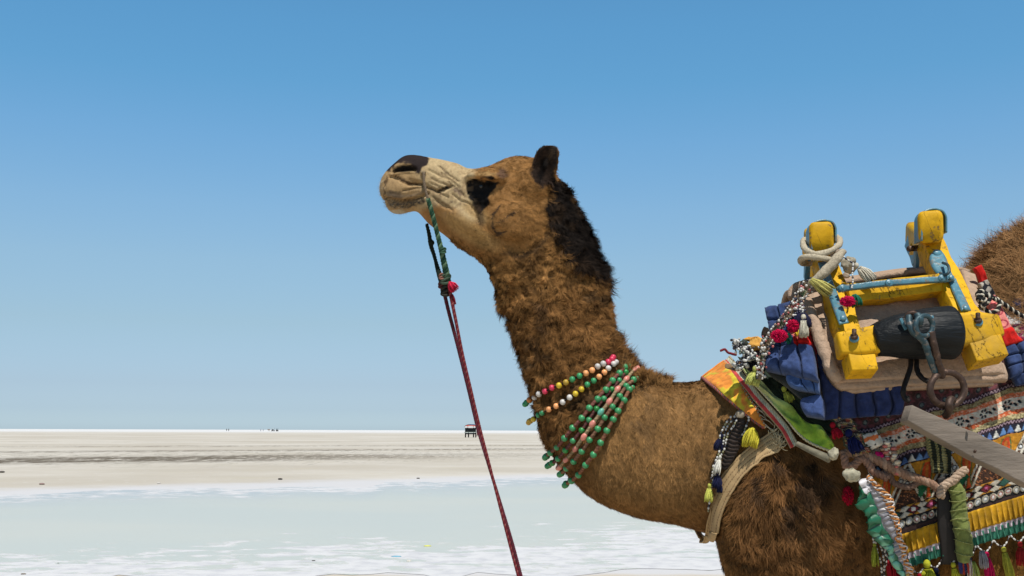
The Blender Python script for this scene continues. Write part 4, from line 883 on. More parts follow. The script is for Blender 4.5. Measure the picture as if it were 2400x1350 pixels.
# ---- green satin strap with scalloped edge
def crop8(L): return [(1900+x/4.657, 1060+y/4.657) for x, y in L]
th = thing('leaf_strap', 'green satin strap edged with grey and orange looped scallops', 'strap', W(2110, 1350, 2.95))
A = crop8([(480, 320), (505, 420), (515, 520), (540, 640), (580, 740), (650, 850), (720, 950), (800, 1050), (870, 1150), (920, 1260), (1000, 1400)])
B = crop8([(610, 220), (680, 320), (760, 440), (790, 560), (840, 660), (880, 780), (930, 900), (970, 1020), (1010, 1140), (1050, 1260), (1110, 1400)])
g = ruled(A, B, 170, 46); P = drape(g, .085, 6); i, j = np.meshgrid(np.arange(170)/169, np.arange(46)/45, indexing='ij')
gb = .60-.06*np.sin(i*3); gr = j < gb; gy = (j >= gb) & (j < .80); C = np.zeros((170, 46, 3)); C[:] = (.55, .19, .02)
pale_ = sst(.52, .60, i+.10*np.sin(j*9)+.04*np.sin(i*60))[..., None]*sst(.5, .3, j)[..., None]
C = np.where(gr[..., None], np.array([.012, .115, .055])*(1-pale_)+np.array([.16, .42, .30])*pale_, C); C = np.where(gy[..., None], np.array([.20, .19, .21]), C)
ph = (i*26) % 1.0; C = np.where(((ph < .14) & (j > .58))[..., None], np.array([.62, .56, .52]), C); C = np.where(((i < .14) & (j > .25) & (j < .65))[..., None], np.array([.60, .58, .60]), C)
ph2 = (i*13+.25*j) % 1.0; C = np.where(((ph2 < .10) & gr)[..., None], C*.25, C)
h = .006*np.sin(np.clip(ph, 0, 1)*3.14)*(j > .58)+.009*np.sin(ph2*3.14)*gr*np.sin(np.clip(j/gb, 0, 1)*3.14)
mb = MB(); sheet(mb, P, .006, .010, h, C); mb.build('strap', satin, th)
mb = MB()
for e in range(34):
    t = (e+.5)/34; k_ = int(t*169); a_ = P[k_, 34]; b_ = P[k_, -1]+np.array([.004, -.012, -.010]); k2 = min(k_+4, 169); m1 = (a_+b_)/2+np.array([.0, -.016, .004]); c_ = P[k2, 34]
    V, F = tube(cr([a_+np.array([0, -.012, 0]), m1, b_, (b_+c_)/2+np.array([0, -.014, -.006]), c_+np.array([0, -.012, 0])], 12), .0024, 5); mb.add(V, F, (.62, .26, .08) if e % 2 else (.60, .56, .54))
mb.build('scallop_loops', cordm, th)
g = ruled([(2110, 1312), (2114, 1330), (2112, 1352), (2108, 1372)], [(2132, 1315), (2144, 1328), (2140, 1346), (2130, 1375)], 24, 18); P = drape(g, .095, 3); i, j = np.meshgrid(np.arange(24), np.arange(18), indexing='ij'); mb = MB(); sheet(mb, P, .004, .008, .004*np.sin(j*.9+i*.3), np.array([.78, .50, .14])); mb.build('cloth_tail', clothm, th)
# ---- bead strings with tassels behind that strap
th = thing('bead_fringe', 'strings of white and black beads with tassels hanging beside the green strap', 'beads', W(2060, 1340, 3.0))
mb = MB()
for k, pl in enumerate(([(2040, 1235), (2043, 1262), (2046, 1290)], [(2050, 1252), (2062, 1290), (2068, 1325), (2074, 1370)], [(2058, 1262), (2072, 1300), (2080, 1335), (2086, 1375)], [(2046, 1258), (2056, 1300), (2060, 1340), (2062, 1375)], [(2064, 1270), (2084, 1310), (2094, 1345), (2100, 1372)])):
    beadstring(mb, surfpath(pl, 30, .045), .0034, [(.52, .50, .46), (.02, .02, .02), (.52, .50, .46)], .0015)
mb.build('bead_string', beadm, th)
tassel(surf(2042, 1262, .045)[0], .062, .022, (.30, .33, .04), 40, 1).build('tassel', yarn, th)
tassel(surf(2078, 1282, .040)[0], .095, .040, (.30, .012, .02), 60, 2, (.2, 0, -1)).build('tassel', yarn, th)
lump(surf(2072, 1356, .05)[0], .010, (.45, .03, .12), (1, 1, 1), 2, par=th, name='pompom')
th = pompom(surf(1982, 1152, .03)[0], .022, (.42, .008, .03), 3, 220, (.72, .7, 1.15)).build('pompom', yarn); tag(th, 'dark red pompom hanging against the brown shoulder', 'pompom')
# ---- blue folded quilts
th = thing('folded_quilt', 'blue quilted cushion folds with a red corner stacked in front of the saddle', 'quilt', W(1860, 980, 3.1))
blue = np.array([.034, .058, .150]); bluelt = np.array([.048, .095, .24])
def quilt(A, B, off, nu, nv, col, puff=.014, gu=None, gv=None, name='fold', lift=0, par=None, cfun=None, depth=None, thick=.018):
    g = ruled(A, B, nu, nv)
    if depth is None: P = drape(g, off, 5)
    else: P = np.array([[W(a[0], a[1], depth(a[0], a[1])) for a in r_] for r_ in g])
    i, j = np.meshgrid(np.arange(nu)/(nu-1), np.arange(nv)/(nv-1), indexing='ij'); h = (fbm(P.reshape(-1, 3), 30, 3, 2).reshape(nu, nv)-.5)*.014+(np.abs(fbm(P.reshape(-1, 3)*np.array([1, 1, .5]), 60, 13, 2).reshape(nu, nv)-.5))*-.010
    C = np.ones((nu, nv, 3))*col
    for vals, co in ((gu, i), (gv, j)):
        for k in (vals or []):
            w_ = co+.02*np.sin((i+j)*7)-k; h = h-.010*np.exp(-(w_/.022)**2); C = C*(1-.75*np.exp(-(w_/.012)**2))[..., None]
    if cfun: C = cfun(i, j, C)
    mb = MB(); sheet(mb, P, thick, puff, h, C, .45); return mb.build(name, clothm, par)
quilt([(1793, 722), (1799, 755), (1806, 790), (1810, 812)], [(1880, 702), (1884, 740), (1890, 780), (1892, 812)], .075, 50, 50, blue, gu=[.35, .72], gv=[.35, .75], par=th, depth=lambda x, y: 3.30-.0007*(y-700)-.0010*(x-1800))
def redc(i, j, C):
    k = (j > .62) & (i < .36); C = np.where(k[..., None], np.array([.55, .012, .010]), C)
    k = blob(np.stack([i, j], -1), .02, .74, .16, .18) < 1; C = np.where(k[..., None], np.array([.62, .45, .02]), C)
    k = np.abs(blob(np.stack([i, j], -1), .02, .74, .19, .21)-1) < .14; C = np.where(k[..., None], np.array([.75, .20, .16]), C); return C
quilt([(1800, 790), (1796, 815), (1793, 840), (1793, 862)], [(1898, 770), (1906, 810), (1912, 850), (1916, 888)], .085, 60, 70, blue*1.1, puff=.022, gu=[.38], gv=[.30, .70], par=th, cfun=redc, depth=lambda x, y: 3.10-.0009*(y-790)-.0006*(x-1800))
quilt([(1843, 880), (1842, 890), (1850, 902), (1870, 912)], [(1912, 872), (1918, 885), (1920, 900), (1920, 920)], .10, 30, 40, bluelt, puff=.016, gv=[.45, .8], par=th, depth=lambda x, y: 3.02-.0004*(y-880)-.0005*(x-1840))
quilt([(1882, 934), (1876, 945), (1880, 960), (1888, 972)], [(1924, 924), (1930, 940), (1932, 960), (1931, 980)], .10, 30, 30, blue*1.25, puff=.016, par=th, depth=lambda x, y: 3.01-.0004*(y-930)-.0005*(x-1880))
quilt([(1790, 855), (1800, 875), (1835, 900), (1880, 938)], [(1915, 860), (1915, 885), (1920, 910), (1930, 950)], .03, 30, 50, np.array([.03, .035, .035]), puff=.01, par=th, name='lining', depth=lambda x, y: 3.10-.0004*(y-850)-.0006*(x-1800))
quilt([(1742, 856), (1785, 905), (1850, 968), (1925, 1036)], [(1800, 852), (1850, 905), (1900, 962), (1985, 998)], .034, 70, 24, np.array([.022, .034, .022]), puff=.006, gv=[.35, .7], par=th, name='lining')
quilt([(1915, 830), (1924, 900), (1932, 950), (1934, 985)], [(2120, 905), (2120, 930), (2118, 955), (2112, 972)], .04, 50, 90, np.array([.022, .035, .11]), puff=.012, gv=[.2, .42, .64, .85], par=th, depth=lambda x, y: 3.02+.0001*(y-850)-.0002*(x-1900))
quilt([(1905, 790), (1915, 830), (1925, 880)], [(1945, 800), (1955, 850), (1962, 900)], .04, 20, 20, np.array([.30, .012, .012]), puff=.006, par=th, name='red_panel', depth=lambda x, y: 3.06)
th = thing('floral_quilt', 'blue quilt fold with red band and pink flowered cloth behind the saddle', 'quilt', W(2390, 900, 3.05))
quilt([(2352, 812), (2362, 850), (2370, 885)], [(2500, 770), (2510, 810), (2520, 850)], .06, 40, 70, blue*1.1, puff=.018, gu=[.33, .62], gv=[.2, .5, .8], par=th, depth=lambda x, y: 3.03-.0003*(y-800))
quilt([(2372, 878), (2378, 892), (2384, 905)], [(2520, 850), (2525, 865), (2530, 880)], .06, 20, 60, blue*.8, puff=.014, gv=[.3, .6], par=th, depth=lambda x, y: 3.01)
quilt([(2334, 778), (2342, 795), (2352, 815)], [(2372, 765), (2386, 785), (2400, 800)], .06, 20, 40, np.array([.60, .014, .010]), puff=.012, par=th, name='red_panel', depth=lambda x, y: 3.025)
def pinkf(i, j, C):
    k = np.abs(blob(np.stack([i*3 % 1, j], -1), .5, .5, .28, .33)-1) < .15; return np.where(k[..., None], np.array([.35, .03, .06]), C)
quilt([(2308, 698), (2314, 715), (2322, 740), (2336, 780)], [(2330, 690), (2340, 705), (2355, 735), (2374, 768)], .05, 60, 30, np.array([.70, .22, .19]), puff=.010, par=th, name='flowered_panel', cfun=pinkf, depth=lambda x, y: 3.10-.0006*(y-650))
quilt([(2284, 628), (2294, 645), (2300, 665)], [(2300, 620), (2312, 645), (2318, 668)], .05, 20, 16, np.array([.60, .014, .010]), puff=.006, par=th, name='red_panel', depth=lambda x, y: 3.15)

def bw(i, j, C):
    k = (np.sin(i*14)+np.sin(j*9+i*5)) > .2; return np.where(k[..., None], np.array([.42, .38, .32]), np.array([.015, .015, .02]))
quilt([(2296, 664), (2300, 680), (2306, 700)], [(2314, 655), (2324, 672), (2334, 692)], .05, 26, 18, np.array([.02, .02, .02]), puff=.006, par=th, name='patterned_panel', cfun=bw, depth=lambda x, y: 3.115)
# ================================================================ embroidered blanket
PUR = np.array([.10, .03, .08]); 
def flower(dx, dy, r):
    a = np.arctan2(dy, dx); d = np.hypot(dx, dy); pet = (np.abs(np.cos(a*3)) > .55) & (d > r*.38) & (d < r*(.55+.45*np.abs(np.cos(a*3))))
    return pet
def blanket_col(q):
    x, y = q[..., 0], q[..., 1]; v = y+.28*(x-2100)+3*np.sin(x*.03)+1.2*np.sin(x*.11); s = x*1.04
    n = vn(np.stack([x, y, 0*x], -1), .16, 5); n2 = vn(np.stack([x, y, 0*x], -1), .35, 8); n3 = vn(np.stack([x*.5, y*1.0, 0*x], -1), .5, 18)
    C = np.ones(x.shape+(3,))*np.array([.05, .028, .025])
    def put(m, c):
        nonlocal C
        C = np.where(np.asarray(m)[..., None], np.broadcast_to(np.array(c, float), C.shape), C)
    def band(a, b): return (v >= a) & (v < b)
    # mirror row
    put(band(900, 984), (.075, .035, .035)); put(band(900, 984) & (n > .62), (.16, .05, .06))
    for cy in (925, 948, 970):
        dx = (s+cy*7) % 27-13.5; d = np.hypot(dx, v-cy); put((d < 9.2) & (d > 6.3), (.13, .06, .07)); put((d <= 6.3) & (d > 4), (.025, .04, .045)); put(d <= 4, (.16, .19, .19))
    put(band(983, 994), (.03, .012, .022)); put(np.abs(v-988.5-2.4*np.sin(s*.8)) < 1.6, (.36, .26, .30))
    put(band(994, 1006), (.30, .24, .12)); put(band(994, 1006) & (n2 > .58), (.14, .09, .04))
    put(band(1006, 1017), (.55, .13, .05)); put(band(1006, 1017) & (n3 > .6), (.62, .30, .20))
    put(band(1017, 1044), (.58, .54, .44)); put(band(1017, 1044) & (n3 > .68), (.66, .40, .30))
    dx = (s+6) % 58-18; put(band(1017, 1044) & flower(dx, v-1030, 11.5), (.012, .014, .02)); 
    for ox, oy, an in ((18, 2, .6), (28, -3, .6)):
        ex = dx-ox; ey = v-1030-oy; u = ex*.8+ey*.6; w = -ex*.6+ey*.8; put(band(1017, 1044) & ((u/6)**2+(w/3)**2 < 1), (.012, .014, .02))
    put(band(1044, 1054), (.50, .10, .035)); put(band(1044, 1054) & (n3 > .62), (.60, .34, .20))
    put(band(1054, 1066), (.26, .21, .11)); put(band(1054, 1066) & (n2 > .6), (.45, .38, .20))
    put(band(1066, 1076), (.03, .012, .022)); put(np.abs(v-1071-2.4*np.sin(s*.8)) < 1.6, (.34, .24, .28))
    put(band(1076, 1096), (.018, .018, .03)); tz = (s % 17)/17; k = band(1078, 1095) & (np.abs(tz-.5) < (v-1077)/36); put(k & ((s//17) % 3 < 1), (.10, .18, .40)); put(k & ((s//17) % 3 == 1), (.62, .60, .54)); put(k & ((s//17) % 3 == 2), (.13, .26, .50))
    # big panel
    put(band(1096, 1192), (.060, .030, .018)); put(band(1096, 1192) & (n2 > .55), (.03, .015, .012)); put(band(1096, 1192) & (n3 > .72), (.30, .12, .05)); P0 = band(1098, 1190)
    tri = np.abs(((s) % 96)/96-.5)*2; tv = (v-1100)/88
    put(P0 & (tri+.0 < 1-tv) & (tri > .86-tv), (.60, .55, .45))
    put(P0 & (tri < .84-tv), (.48, .21, .02))
    put(P0 & (tri > 1.16-tv) & (tri < 1.30-tv), (.60, .55, .45))
    for ox, oy, r in ((0, 0, 9), (-15, 13, 8), (15, 13, 8), (0, 24, 8)):
        dx = (s+48) % 96-48-ox; d = np.hypot(dx, v-1118-oy); put(P0 & (d < r), (.55, .50, .42)); put(P0 & (d < r*.74), (.03, .02, .03)); put(P0 & (d < r*.48), (.75, .76, .74))
    dx = (s) % 96-48; vs = 7+4*np.sin((v-1105)*.075); put(band(1104, 1186) & (np.abs(dx-3*np.sin(v*.06)) < vs+3), (.09, .16, .05)); put(band(1104, 1186) & (np.abs(dx-3*np.sin(v*.06)) < vs), (.55, .07, .02)); put(band(1110, 1180) & (np.abs(dx-3*np.sin(v*.06)) < vs*.35), (.52, .16, .03))
    dx = (s+24) % 96-48; ex = dx-8; put(P0 & ((np.abs(ex)/20+np.abs(v-1160)/22) < 1) & (ex > -6), (.02, .13, .06))
    # diamonds
    put(band(1190, 1218), (.018, .016, .016)); dx = np.abs(((s) % 44)-22)/22; dy = np.abs(v-1204)/12
    put(band(1192, 1216), (.46, .22, .03)); put(band(1192, 1216) & (dx > .80-.9*(1-dy)), (.52, .48, .40)); put(band(1192, 1216) & (dx+dy < .95), (.02, .016, .018)); k = (((s+0) % 132)//44); 
    put(band(1192, 1216) & (dx*1.3+dy < .78), (.16, .02, .03)); put(band(1192, 1216) & (dx*1.3+dy < .78) & (k == 1), (.03, .09, .07)); put(band(1192, 1216) & (dx*22 < 5) & (dy*12 < 4.5) & (k == 2), (.75, .74, .70)); put(band(1192, 1216) & (dx*22 < 3.5) & (dy*12 < 3.5) & (k == 0), (.40, .10, .22))
    put(band(1216, 1240), (.016, .015, .018)); dx = s % 18.5-9.25; d = np.hypot(dx, v-1228); kk = (s//18.5) % 5
    put(band(1216, 1240) & (d < 8.6), (.36, .33, .26)); put(band(1216, 1240) & (d < 5.6) & (kk < 3), (.32, .10, .09)); put(band(1216, 1240) & (d < 5.6) & (kk >= 3), (.20, .24, .26)); put(band(1216, 1240) & (d < 3.4), (.72, .72, .70))
    # right of the saddle the upper bands are paler
    return C*(.75+.45*n2)[..., None]
th = thing('embroidered_blanket', 'mirror-work embroidered blanket with pleated frill hanging below the saddle', 'blanket', W(2250, 1300, 3.0))
blk = th
A = [(1940, 948), (1962, 985), (1990, 1030), (2015, 1075), (2040, 1120), (2062, 1165), (2082, 1210), (2098, 1252)]
def vline(x, v): return v-.28*(x-2100)
B = [(2640, vline(2640, 905)), (2640, vline(2640, 960)), (2640, vline(2640, 1000)), (2640, vline(2640, 1050)), (2640, vline(2640, 1100)), (2640, vline(2640, 1150)), (2640, vline(2640, 1200)), (2640, vline(2640, 1240))]
g = ruled(A, B, 190, 360); gs = ruled(A, B, 64, 120); Ps = drape(gs, .022, 6)
def up(G_, nu, nv):
    a = np.stack([cr(G_[:, j], nu, ) for j in range(G_.shape[1])], 1) if False else None
    ui = np.linspace(0, G_.shape[0]-1, nu); uj = np.linspace(0, G_.shape[1]-1, nv); i0 = np.clip(ui.astype(int), 0, G_.shape[0]-2); j0 = np.clip(uj.astype(int), 0, G_.shape[1]-2); fi = (ui-i0)[:, None, None]; fj = (uj-j0)[None, :, None]
    return G_[i0][:, j0]*(1-fi)*(1-fj)+G_[i0+1][:, j0]*fi*(1-fj)+G_[i0][:, j0+1]*(1-fi)*fj+G_[i0+1][:, j0+1]*fi*fj
P = up(Ps, 190, 360); C = blanket_col(g); lum = C.mean(-1); x_, y_ = g[..., 0], g[..., 1]
h = .0025*sst(.02, .3, lum)+.016*np.exp(-((x_-2085+.35*(y_-1040))/16)**2)*sst(990, 1060, y_)-.010*np.exp(-((x_-2115+.3*(y_-1040))/18)**2)+(fbm(P.reshape(-1, 3), 9, 4, 2).reshape(190, 360)-.5)*.02
mb = MB(); BLF = sheet(mb, P, .004, 0, h, C); mb.build('cloth', clothm, th)
# frill: three tiers of pleats
bot = BLF[-1]; n = 700; e = cr(bot[::6], n); T = np.gradient(e, axis=0); T /= np.linalg.norm(T, axis=1)[:, None]
s = np.concatenate([[0], np.cumsum(np.linalg.norm(np.diff(e, axis=0), axis=1))]); dn = np.array([.10, -.10, -1.]); dn /= np.linalg.norm(dn)
for a, b, c_, o, f in ((-.004, .048, (.50, .27, .015), .004, .0155), (.040, .064, (.48, .42, .47), .001, .0155), (.054, .086, (.035, .16, .105), -.002, .017)):
    ph = s/f*2*math.pi+np.sin(s*40)*1.2; G_ = np.zeros((n, 10, 3)); Cc = np.zeros((n, 10, 3))
    for j in range(10):
        t = j/9; amp = .0035*(.4+t); G_[:, j] = e+dn*(a+(b-a)*t)+np.array([0, -1., 0])*(.006+o+amp*np.sin(ph))[:, None]+T*(amp*.8*np.cos(ph))[:, None]
        Cc[:, j] = np.array(c_)*(.7+.5*vn(np.stack([s*90, 0*s+j*.2, 0*s], -1), 1., 3))[:, None]
    mb = MB(); sheet(mb, G_, .0015, 0, None, Cc); mb.build('frill', clothm, th)
# net of white beads and tassels under the frill
ed = e+dn*.086; S = s; mb = MB(); tcols = [(.24, .006, .015), (.008, .010, .03), (.52, .48, .04), (.008, .01, .03), (.52, .012, .08), (.40, .38, .05), (.30, .02, .02)]
ts = []
k0 = 0
for k in range(22):
    s0 = .02+k*.046; 
    def at(sv): return np.array([np.interp(sv, S, ed[:, m]) for m in range(3)])
    if s0+.046 > S[-1]: break
    a_, b_, m_ = at(s0), at(s0+.046), at(s0+.023)+np.array([0, -.006, -.024])
    for pl in ([a_, (a_+m_)/2+np.array([0, 0, -.004]), m_], [m_, (b_+m_)/2+np.array([0, 0, -.004]), b_]): beadstring(mb, cr(pl, 12), .0026, [(.5, .48, .45), (.5, .48, .45), (.03, .02, .02)], .002, sc=(1, 1, 1.9))
    ts.append((m_, k))
mb.build('bead_net', beadm, th)
for m_, k in ts[:14]:
    tassel(m_, .062+.012*((k*7) % 3), .030, tcols[k % len(tcols)], 44, k, (.10*((k % 3)-1)+.08, -.05, -1), flare=.5).build('tassel', yarn, th)
tassel(surf(2163, 1298, .05)[0], .09, .045, (.42, .42, .03), 70, 33, (.1, -.05, -1), flare=.9).build('tassel', yarn, th)
# folded-over corner with black flowers, pink bobble
g = ruled([(2004, 1030), (2010, 1048), (2020, 1062)], [(2048, 1016), (2058, 1030), (2066, 1044)], 40, 50); P = drape(g, .060, 3)
q = (g-np.array([2034, 1040])); u = q[..., 0]*.93-q[..., 1]*.35; w = q[..., 0]*.35+q[..., 1]*.93; C = np.ones(g.shape[:2]+(3,))*np.array([.60, .56, .48]); C = np.where((np.abs(w+7) < 3.5)[..., None], np.array([.62, .16, .05]), C)
C = np.where((flower(u+14, w-6, 9))[..., None], .012, C); C = np.where((((u-6)/7)**2+((w-4)/2.6)**2 < 1)[..., None], .012, C); mb = MB(); sheet(mb, P, .004, .012, None, C); mb.build('turned_corner', clothm, th)
lump(surf(2052, 1070, .06)[0], .013, (.50, .01, .12), (1.3, .8, .9), 4, yarn, th, 'pompom')
mb = MB(); rg = np.random.default_rng(9); pth = surfpath([(2056, 1040), (2070, 1058), (2080, 1078), (2092, 1095)], 24, .060)
for k in range(70):
    p = pth[int(rg.random()*23)]+rg.normal(0, .007, 3); V, F = ball(p, .0038+.003*rg.random(), 7, 5, sc=(1.4, 1, .9)); mb.add(V, F, [(.60, .54, .44), (.30, .18, .12), (.45, .12, .10), (.50, .42, .30)][k % 4])
mb.build('shell_trim', beadm, th)
# ---- olive wrapped roll and dark strap beside it
th = thing('wrapped_roll', 'olive green cloth-wrapped roll hanging over the frill', 'strap', W(2253, 1293, 2.95))
P = surfpath([(2222, 1128), (2228, 1165), (2236, 1205), (2244, 1250), (2250, 1296)], 60, .062); V, F = tube(P, np.interp(np.linspace(0, 1, 60), [0, .1, .9, 1], [.012, .019, .022, .014]), 20); V += (np.stack([fbm(V, 45, s_, 3) for s_ in (1, 2, 3)], 1)-.5)*.012; mb = MB(); mb.add(V, F, (.17, .20, .055)); mb.build('roll', clothm, th)
mb = MB()
for k in range(7):
    c_ = P[6+k*8]; a = np.linspace(0, 2*math.pi, 16, endpoint=False); V, F = tube(c_+np.stack([np.cos(a)*.023, np.sin(a)*.023, .006*np.sin(a+k)], 1), .0014, 4, closed=True); mb.add(V, F, (.25, .27, .10))
mb.build('binding_thread', cordm, th)
th = thing('dark_strap', 'black leather strap hanging beside the olive wrapped roll', 'strap', W(2210, 1300, 2.98))
g = ruled([(2188, 1120), (2190, 1180), (2194, 1240), (2198, 1310)], [(2214, 1112), (2222, 1180), (2232, 1240), (2240, 1310)], 50, 12); P = drape(g, .045, 5); mb = MB(); sheet(mb, P, .005, .004, None, np.array([.012, .010, .010])); mb.build('strap', mat('dark_leather', (.014, .011, .010), rough=.6), th)
for (x, y, c_, k) in ((2248, 1300, (.45, .06, .04), 0), (2262, 1305, (.55, .42, .36), 1), (2272, 1312, (.32, .36, .08), 2), (2285, 1292, (.30, .28, .30), 3), (2240, 1296, (.05, .05, .16), 4)):
    tassel(surf(x, y-6, .055)[0], .045, .026, c_, 30, k+60, (.15, 0, -1), head=False).build('tassel', yarn, th)
# ---- gold trimmed flap under the shaft
th = thing('brocade_flap', 'dark green and gold brocade band hanging under the grey shaft', 'cloth', W(2200, 1110, 2.98))
g = ruled([(2158, 1015), (2166, 1060), (2174, 1110)], [(2212, 1030), (2218, 1065), (2220, 1112)], 60, 40); P = drape(g, .040, 4); i, j = np.meshgrid(np.arange(60), np.arange(40), indexing='ij'); C = np.ones((60, 40, 3))*np.array([.02, .025, .015]); gold = ((j % 13) < 5) & (((i+(j % 13)) % 4) < 3); C[gold] = (.27, .24, .10); C[np.abs(j-26) < 3] = (.33, .30, .14)
mb = MB(); sheet(mb, P, .004, .006, .002*np.sin(i*1.6), C); mb.build('band', clothm, th)

th = thing('patterned_strap', 'dark multicoloured strap with red and navy tassels above the hemp rope', 'strap', W(2020, 1090, 3.0))
g = ruled([(1926, 968), (1945, 1000), (1965, 1035), (1990, 1070)], [(1972, 960), (1990, 985), (2010, 1020), (2034, 1060)], 80, 34); P = drape(g, .075, 5); i, j = np.meshgrid(np.arange(80), np.arange(34), indexing='ij'); C = np.ones((80, 34, 3))*np.array([.03, .02, .02])
C = np.where(((i//6+j//9) % 3 == 0)[..., None], np.array([.22, .05, .03]), C); C = np.where((np.abs((i % 12)-6)+np.abs((j % 10)-5) < 4)[..., None], np.array([.30, .22, .08]), C); C = np.where((((i*7+j*3) % 13) < 2)[..., None], np.array([.40, .36, .28]), C); C = np.where(((j < 3) | (j > 30))[..., None], np.array([.05, .06, .03]), C)
mb = MB(); sheet(mb, P, .005, .006, .0015*np.sin(i*1.1), C); mb.build('band', clothm, th)
tassel(surf(1940, 1000, .09)[0], .045, .034, (.30, .008, .02), 50, 41, (.4, -.1, -1)).build('tassel', yarn, th); tassel(surf(1966, 1018, .095)[0], .065, .045, (.010, .014, .07), 60, 42, (.45, -.1, -1)).build('tassel', yarn, th)
# ================================================================ saddle
def painted_wood(name, base, dirt):
    m, t, b = newmat(name); L = t.links; tc = nnode(t, 'ShaderNodeTexCoord'); o_ = tc.outputs['Object']
    c = mixc(t, ramp(t, noise(t, o_, 9, 5, .6), .35, .65), base, tuple(v*.72 for v in base))
    c = mixc(t, ramp(t, noise(t, o_, 45, 6, .7), .50, .68, 0, .5), c, tuple(v*.5 for v in base)); c = mixc(t, ramp(t, noise(t, o_, 6, 6, .7), .50, .66, 0, .45), c, (.30, .19, .05))
    # long cracks and grain, thin chips down to the bare wood
    def crack(rot, sc, lo, w):
        mp = nnode(t, 'ShaderNodeMapping'); mp.inputs['Rotation'].default_value = (0, R(rot), 0); L.new(o_, mp.inputs[0])
        m2 = nnode(t, 'ShaderNodeMapping'); m2.inputs['Scale'].default_value = sc; L.new(mp.outputs[0], m2.inputs[0])
        n = nnode(t, 'ShaderNodeTexNoise', Scale=8.0, Detail=7.0, Roughness=.6); L.new(m2.outputs[0], n.inputs['Vector'])
        return ramp(t, math_node(t, 'ABSOLUTE', math_node(t, 'SUBTRACT', n.outputs[0], lo)), w, w*.2)
    k1 = crack(18, (3.2, 3.2, .45), .5, .010); k1 = math_node(t, 'MULTIPLY', k1, ramp(t, noise(t, o_, 11, 3), .45, .55))
    c = mixc(t, math_node(t, 'MULTIPLY', k1, .85), c, (.06, .035, .015))
    k2 = ramp(t, noise(t, o_, 24, 9, .75), .60, .63); c = mixc(t, k2, c, dirt)
    k3 = ramp(t, noise(t, o_, 120, 3, .6), .70, .76, 0, .6); c = mixc(t, k3, c, (.10, .06, .02))
    L.new(c, b.inputs['Base Color']); b.inputs['Roughness'].default_value = .6; b.inputs['Specular IOR Level'].default_value = .2
    hgt = math_node(t, 'SUBTRACT', math_node(t, 'MULTIPLY', noise(t, o_, 55, 6, .65), .6), math_node(t, 'ADD', math_node(t, 'MULTIPLY', k1, .6), math_node(t, 'MULTIPLY', k2, .3)))
    bp = nnode(t, 'ShaderNodeBump', Strength=.7, Distance=.004); L.new(hgt, bp.inputs['Height']); L.new(bp.outputs[0], b.inputs['Normal']); return m
yel = painted_wood('yellow_paint', (.70, .385, .008), (.24, .15, .06))
blu = mat('blue_paint', (.080, .205, .265), rough=.35, ns=30, var=.3, bs=140, bump=.6, bd=.002, spec=.5, wear=(.17, .17, .15), ws=45, wlo=.555)
blk_wood = mat('black_tarred_wood', (.005, .007, .009), rough=.52, ns=26, var=.7, bs=60, bump=1., bd=.006, spec=.25, stretch=((.10, 1, 1),))
felt = mat('felt', (.40, .285, .205), rough=.97, ns=70, var=.18, bs=160, bump=.9, bd=.004, spec=.08, wear=(.19, .10, .07), ws=75, wlo=.66)
iron = mat('rusty_iron', (.075, .045, .033), rough=.55, metal=.5, ns=60, var=.4, bs=250, bump=.5, bd=.001, spec=.4, wear=(.16, .10, .07), ws=60, wlo=.58)
ironb = mat('blue_worn_iron', (.036, .070, .085), rough=.5, metal=.3, ns=60, var=.4, bs=200, bump=.5, bd=.001, wear=(.13, .12, .11), ws=55, wlo=.55)
greyw = mat('weathered_wood', (.20, .165, .135), rough=.9, ns=9, var=.4, bs=50, bump=.9, bd=.003, spec=.15, wear=(.10, .075, .06), ws=18, wlo=.66, stretch=((.35, 1, 2.2), (0, R(25), 0)))
def mm(px, d=3.05): return px*d/FPX
def PD(x, y): return float(np.interp(y, [600, 660, 700, 760, 820, 900, 950], [3.34, 3.22, 3.12, 3.045, 3.00, 2.965, 2.955]))
# felt pad
th = thing('saddle_pad', 'thick beige felt pad folded under the yellow saddle', 'pad', W(2160, 915, 2.96))
def pad(A, B, nu, nv, off, thick, puff, name, edge=.0):
    g = ruled(A, B, nu, nv); P = np.array([[W(a[0], a[1], PD(*a)+off) for a in r_] for r_ in g])
    h = (fbm(P.reshape(-1, 3), 24, 3, 3).reshape(nu, nv)-.5)*.014; mb = MB(); sheet(mb, P, thick, puff, h, (1, 1, 1), .3); return mb.build(name, felt, th), P
o, P = pad([(1884, 692), (1905, 740), (1925, 800), (1942, 850), (1958, 898)], [(2272, 640), (2296, 700), (2320, 770), (2342, 830), (2356, 876)], 90, 130, .006, .02, .012, 'upper_layer')
pad([(1930, 860), (1948, 888), (1962, 906), (1975, 914)], [(2352, 850), (2360, 868), (2363, 880), (2362, 891)], 20, 130, .016, .018, .010, 'lower_layer')
pad([(1940, 868), (1955, 895), (1975, 912), (2000, 921)], [(2300, 880), (2320, 890), (2330, 898), (2330, 903)], 20, 120, .030, .018, .010, 'lower_layer')
mb = MB(); rl = [(1888, 700), (1897, 722), (1910, 762), (1924, 800), (1938, 838), (1952, 872), (1970, 892)]
V, F = tube(cr([W(x, y, PD(x, y)-.02) for x, y in rl], 60), np.interp(np.linspace(0, 1, 60), [0, .08, .9, 1], [.010, .017, .018, .012]), 18); V += (np.stack([fbm(V*np.array([1, 1, 2]), 40, s_, 3) for s_ in (1, 2, 3)], 1)-.5)*.010; mb.add(V, F); mb.build('rolled_edge', felt, th)
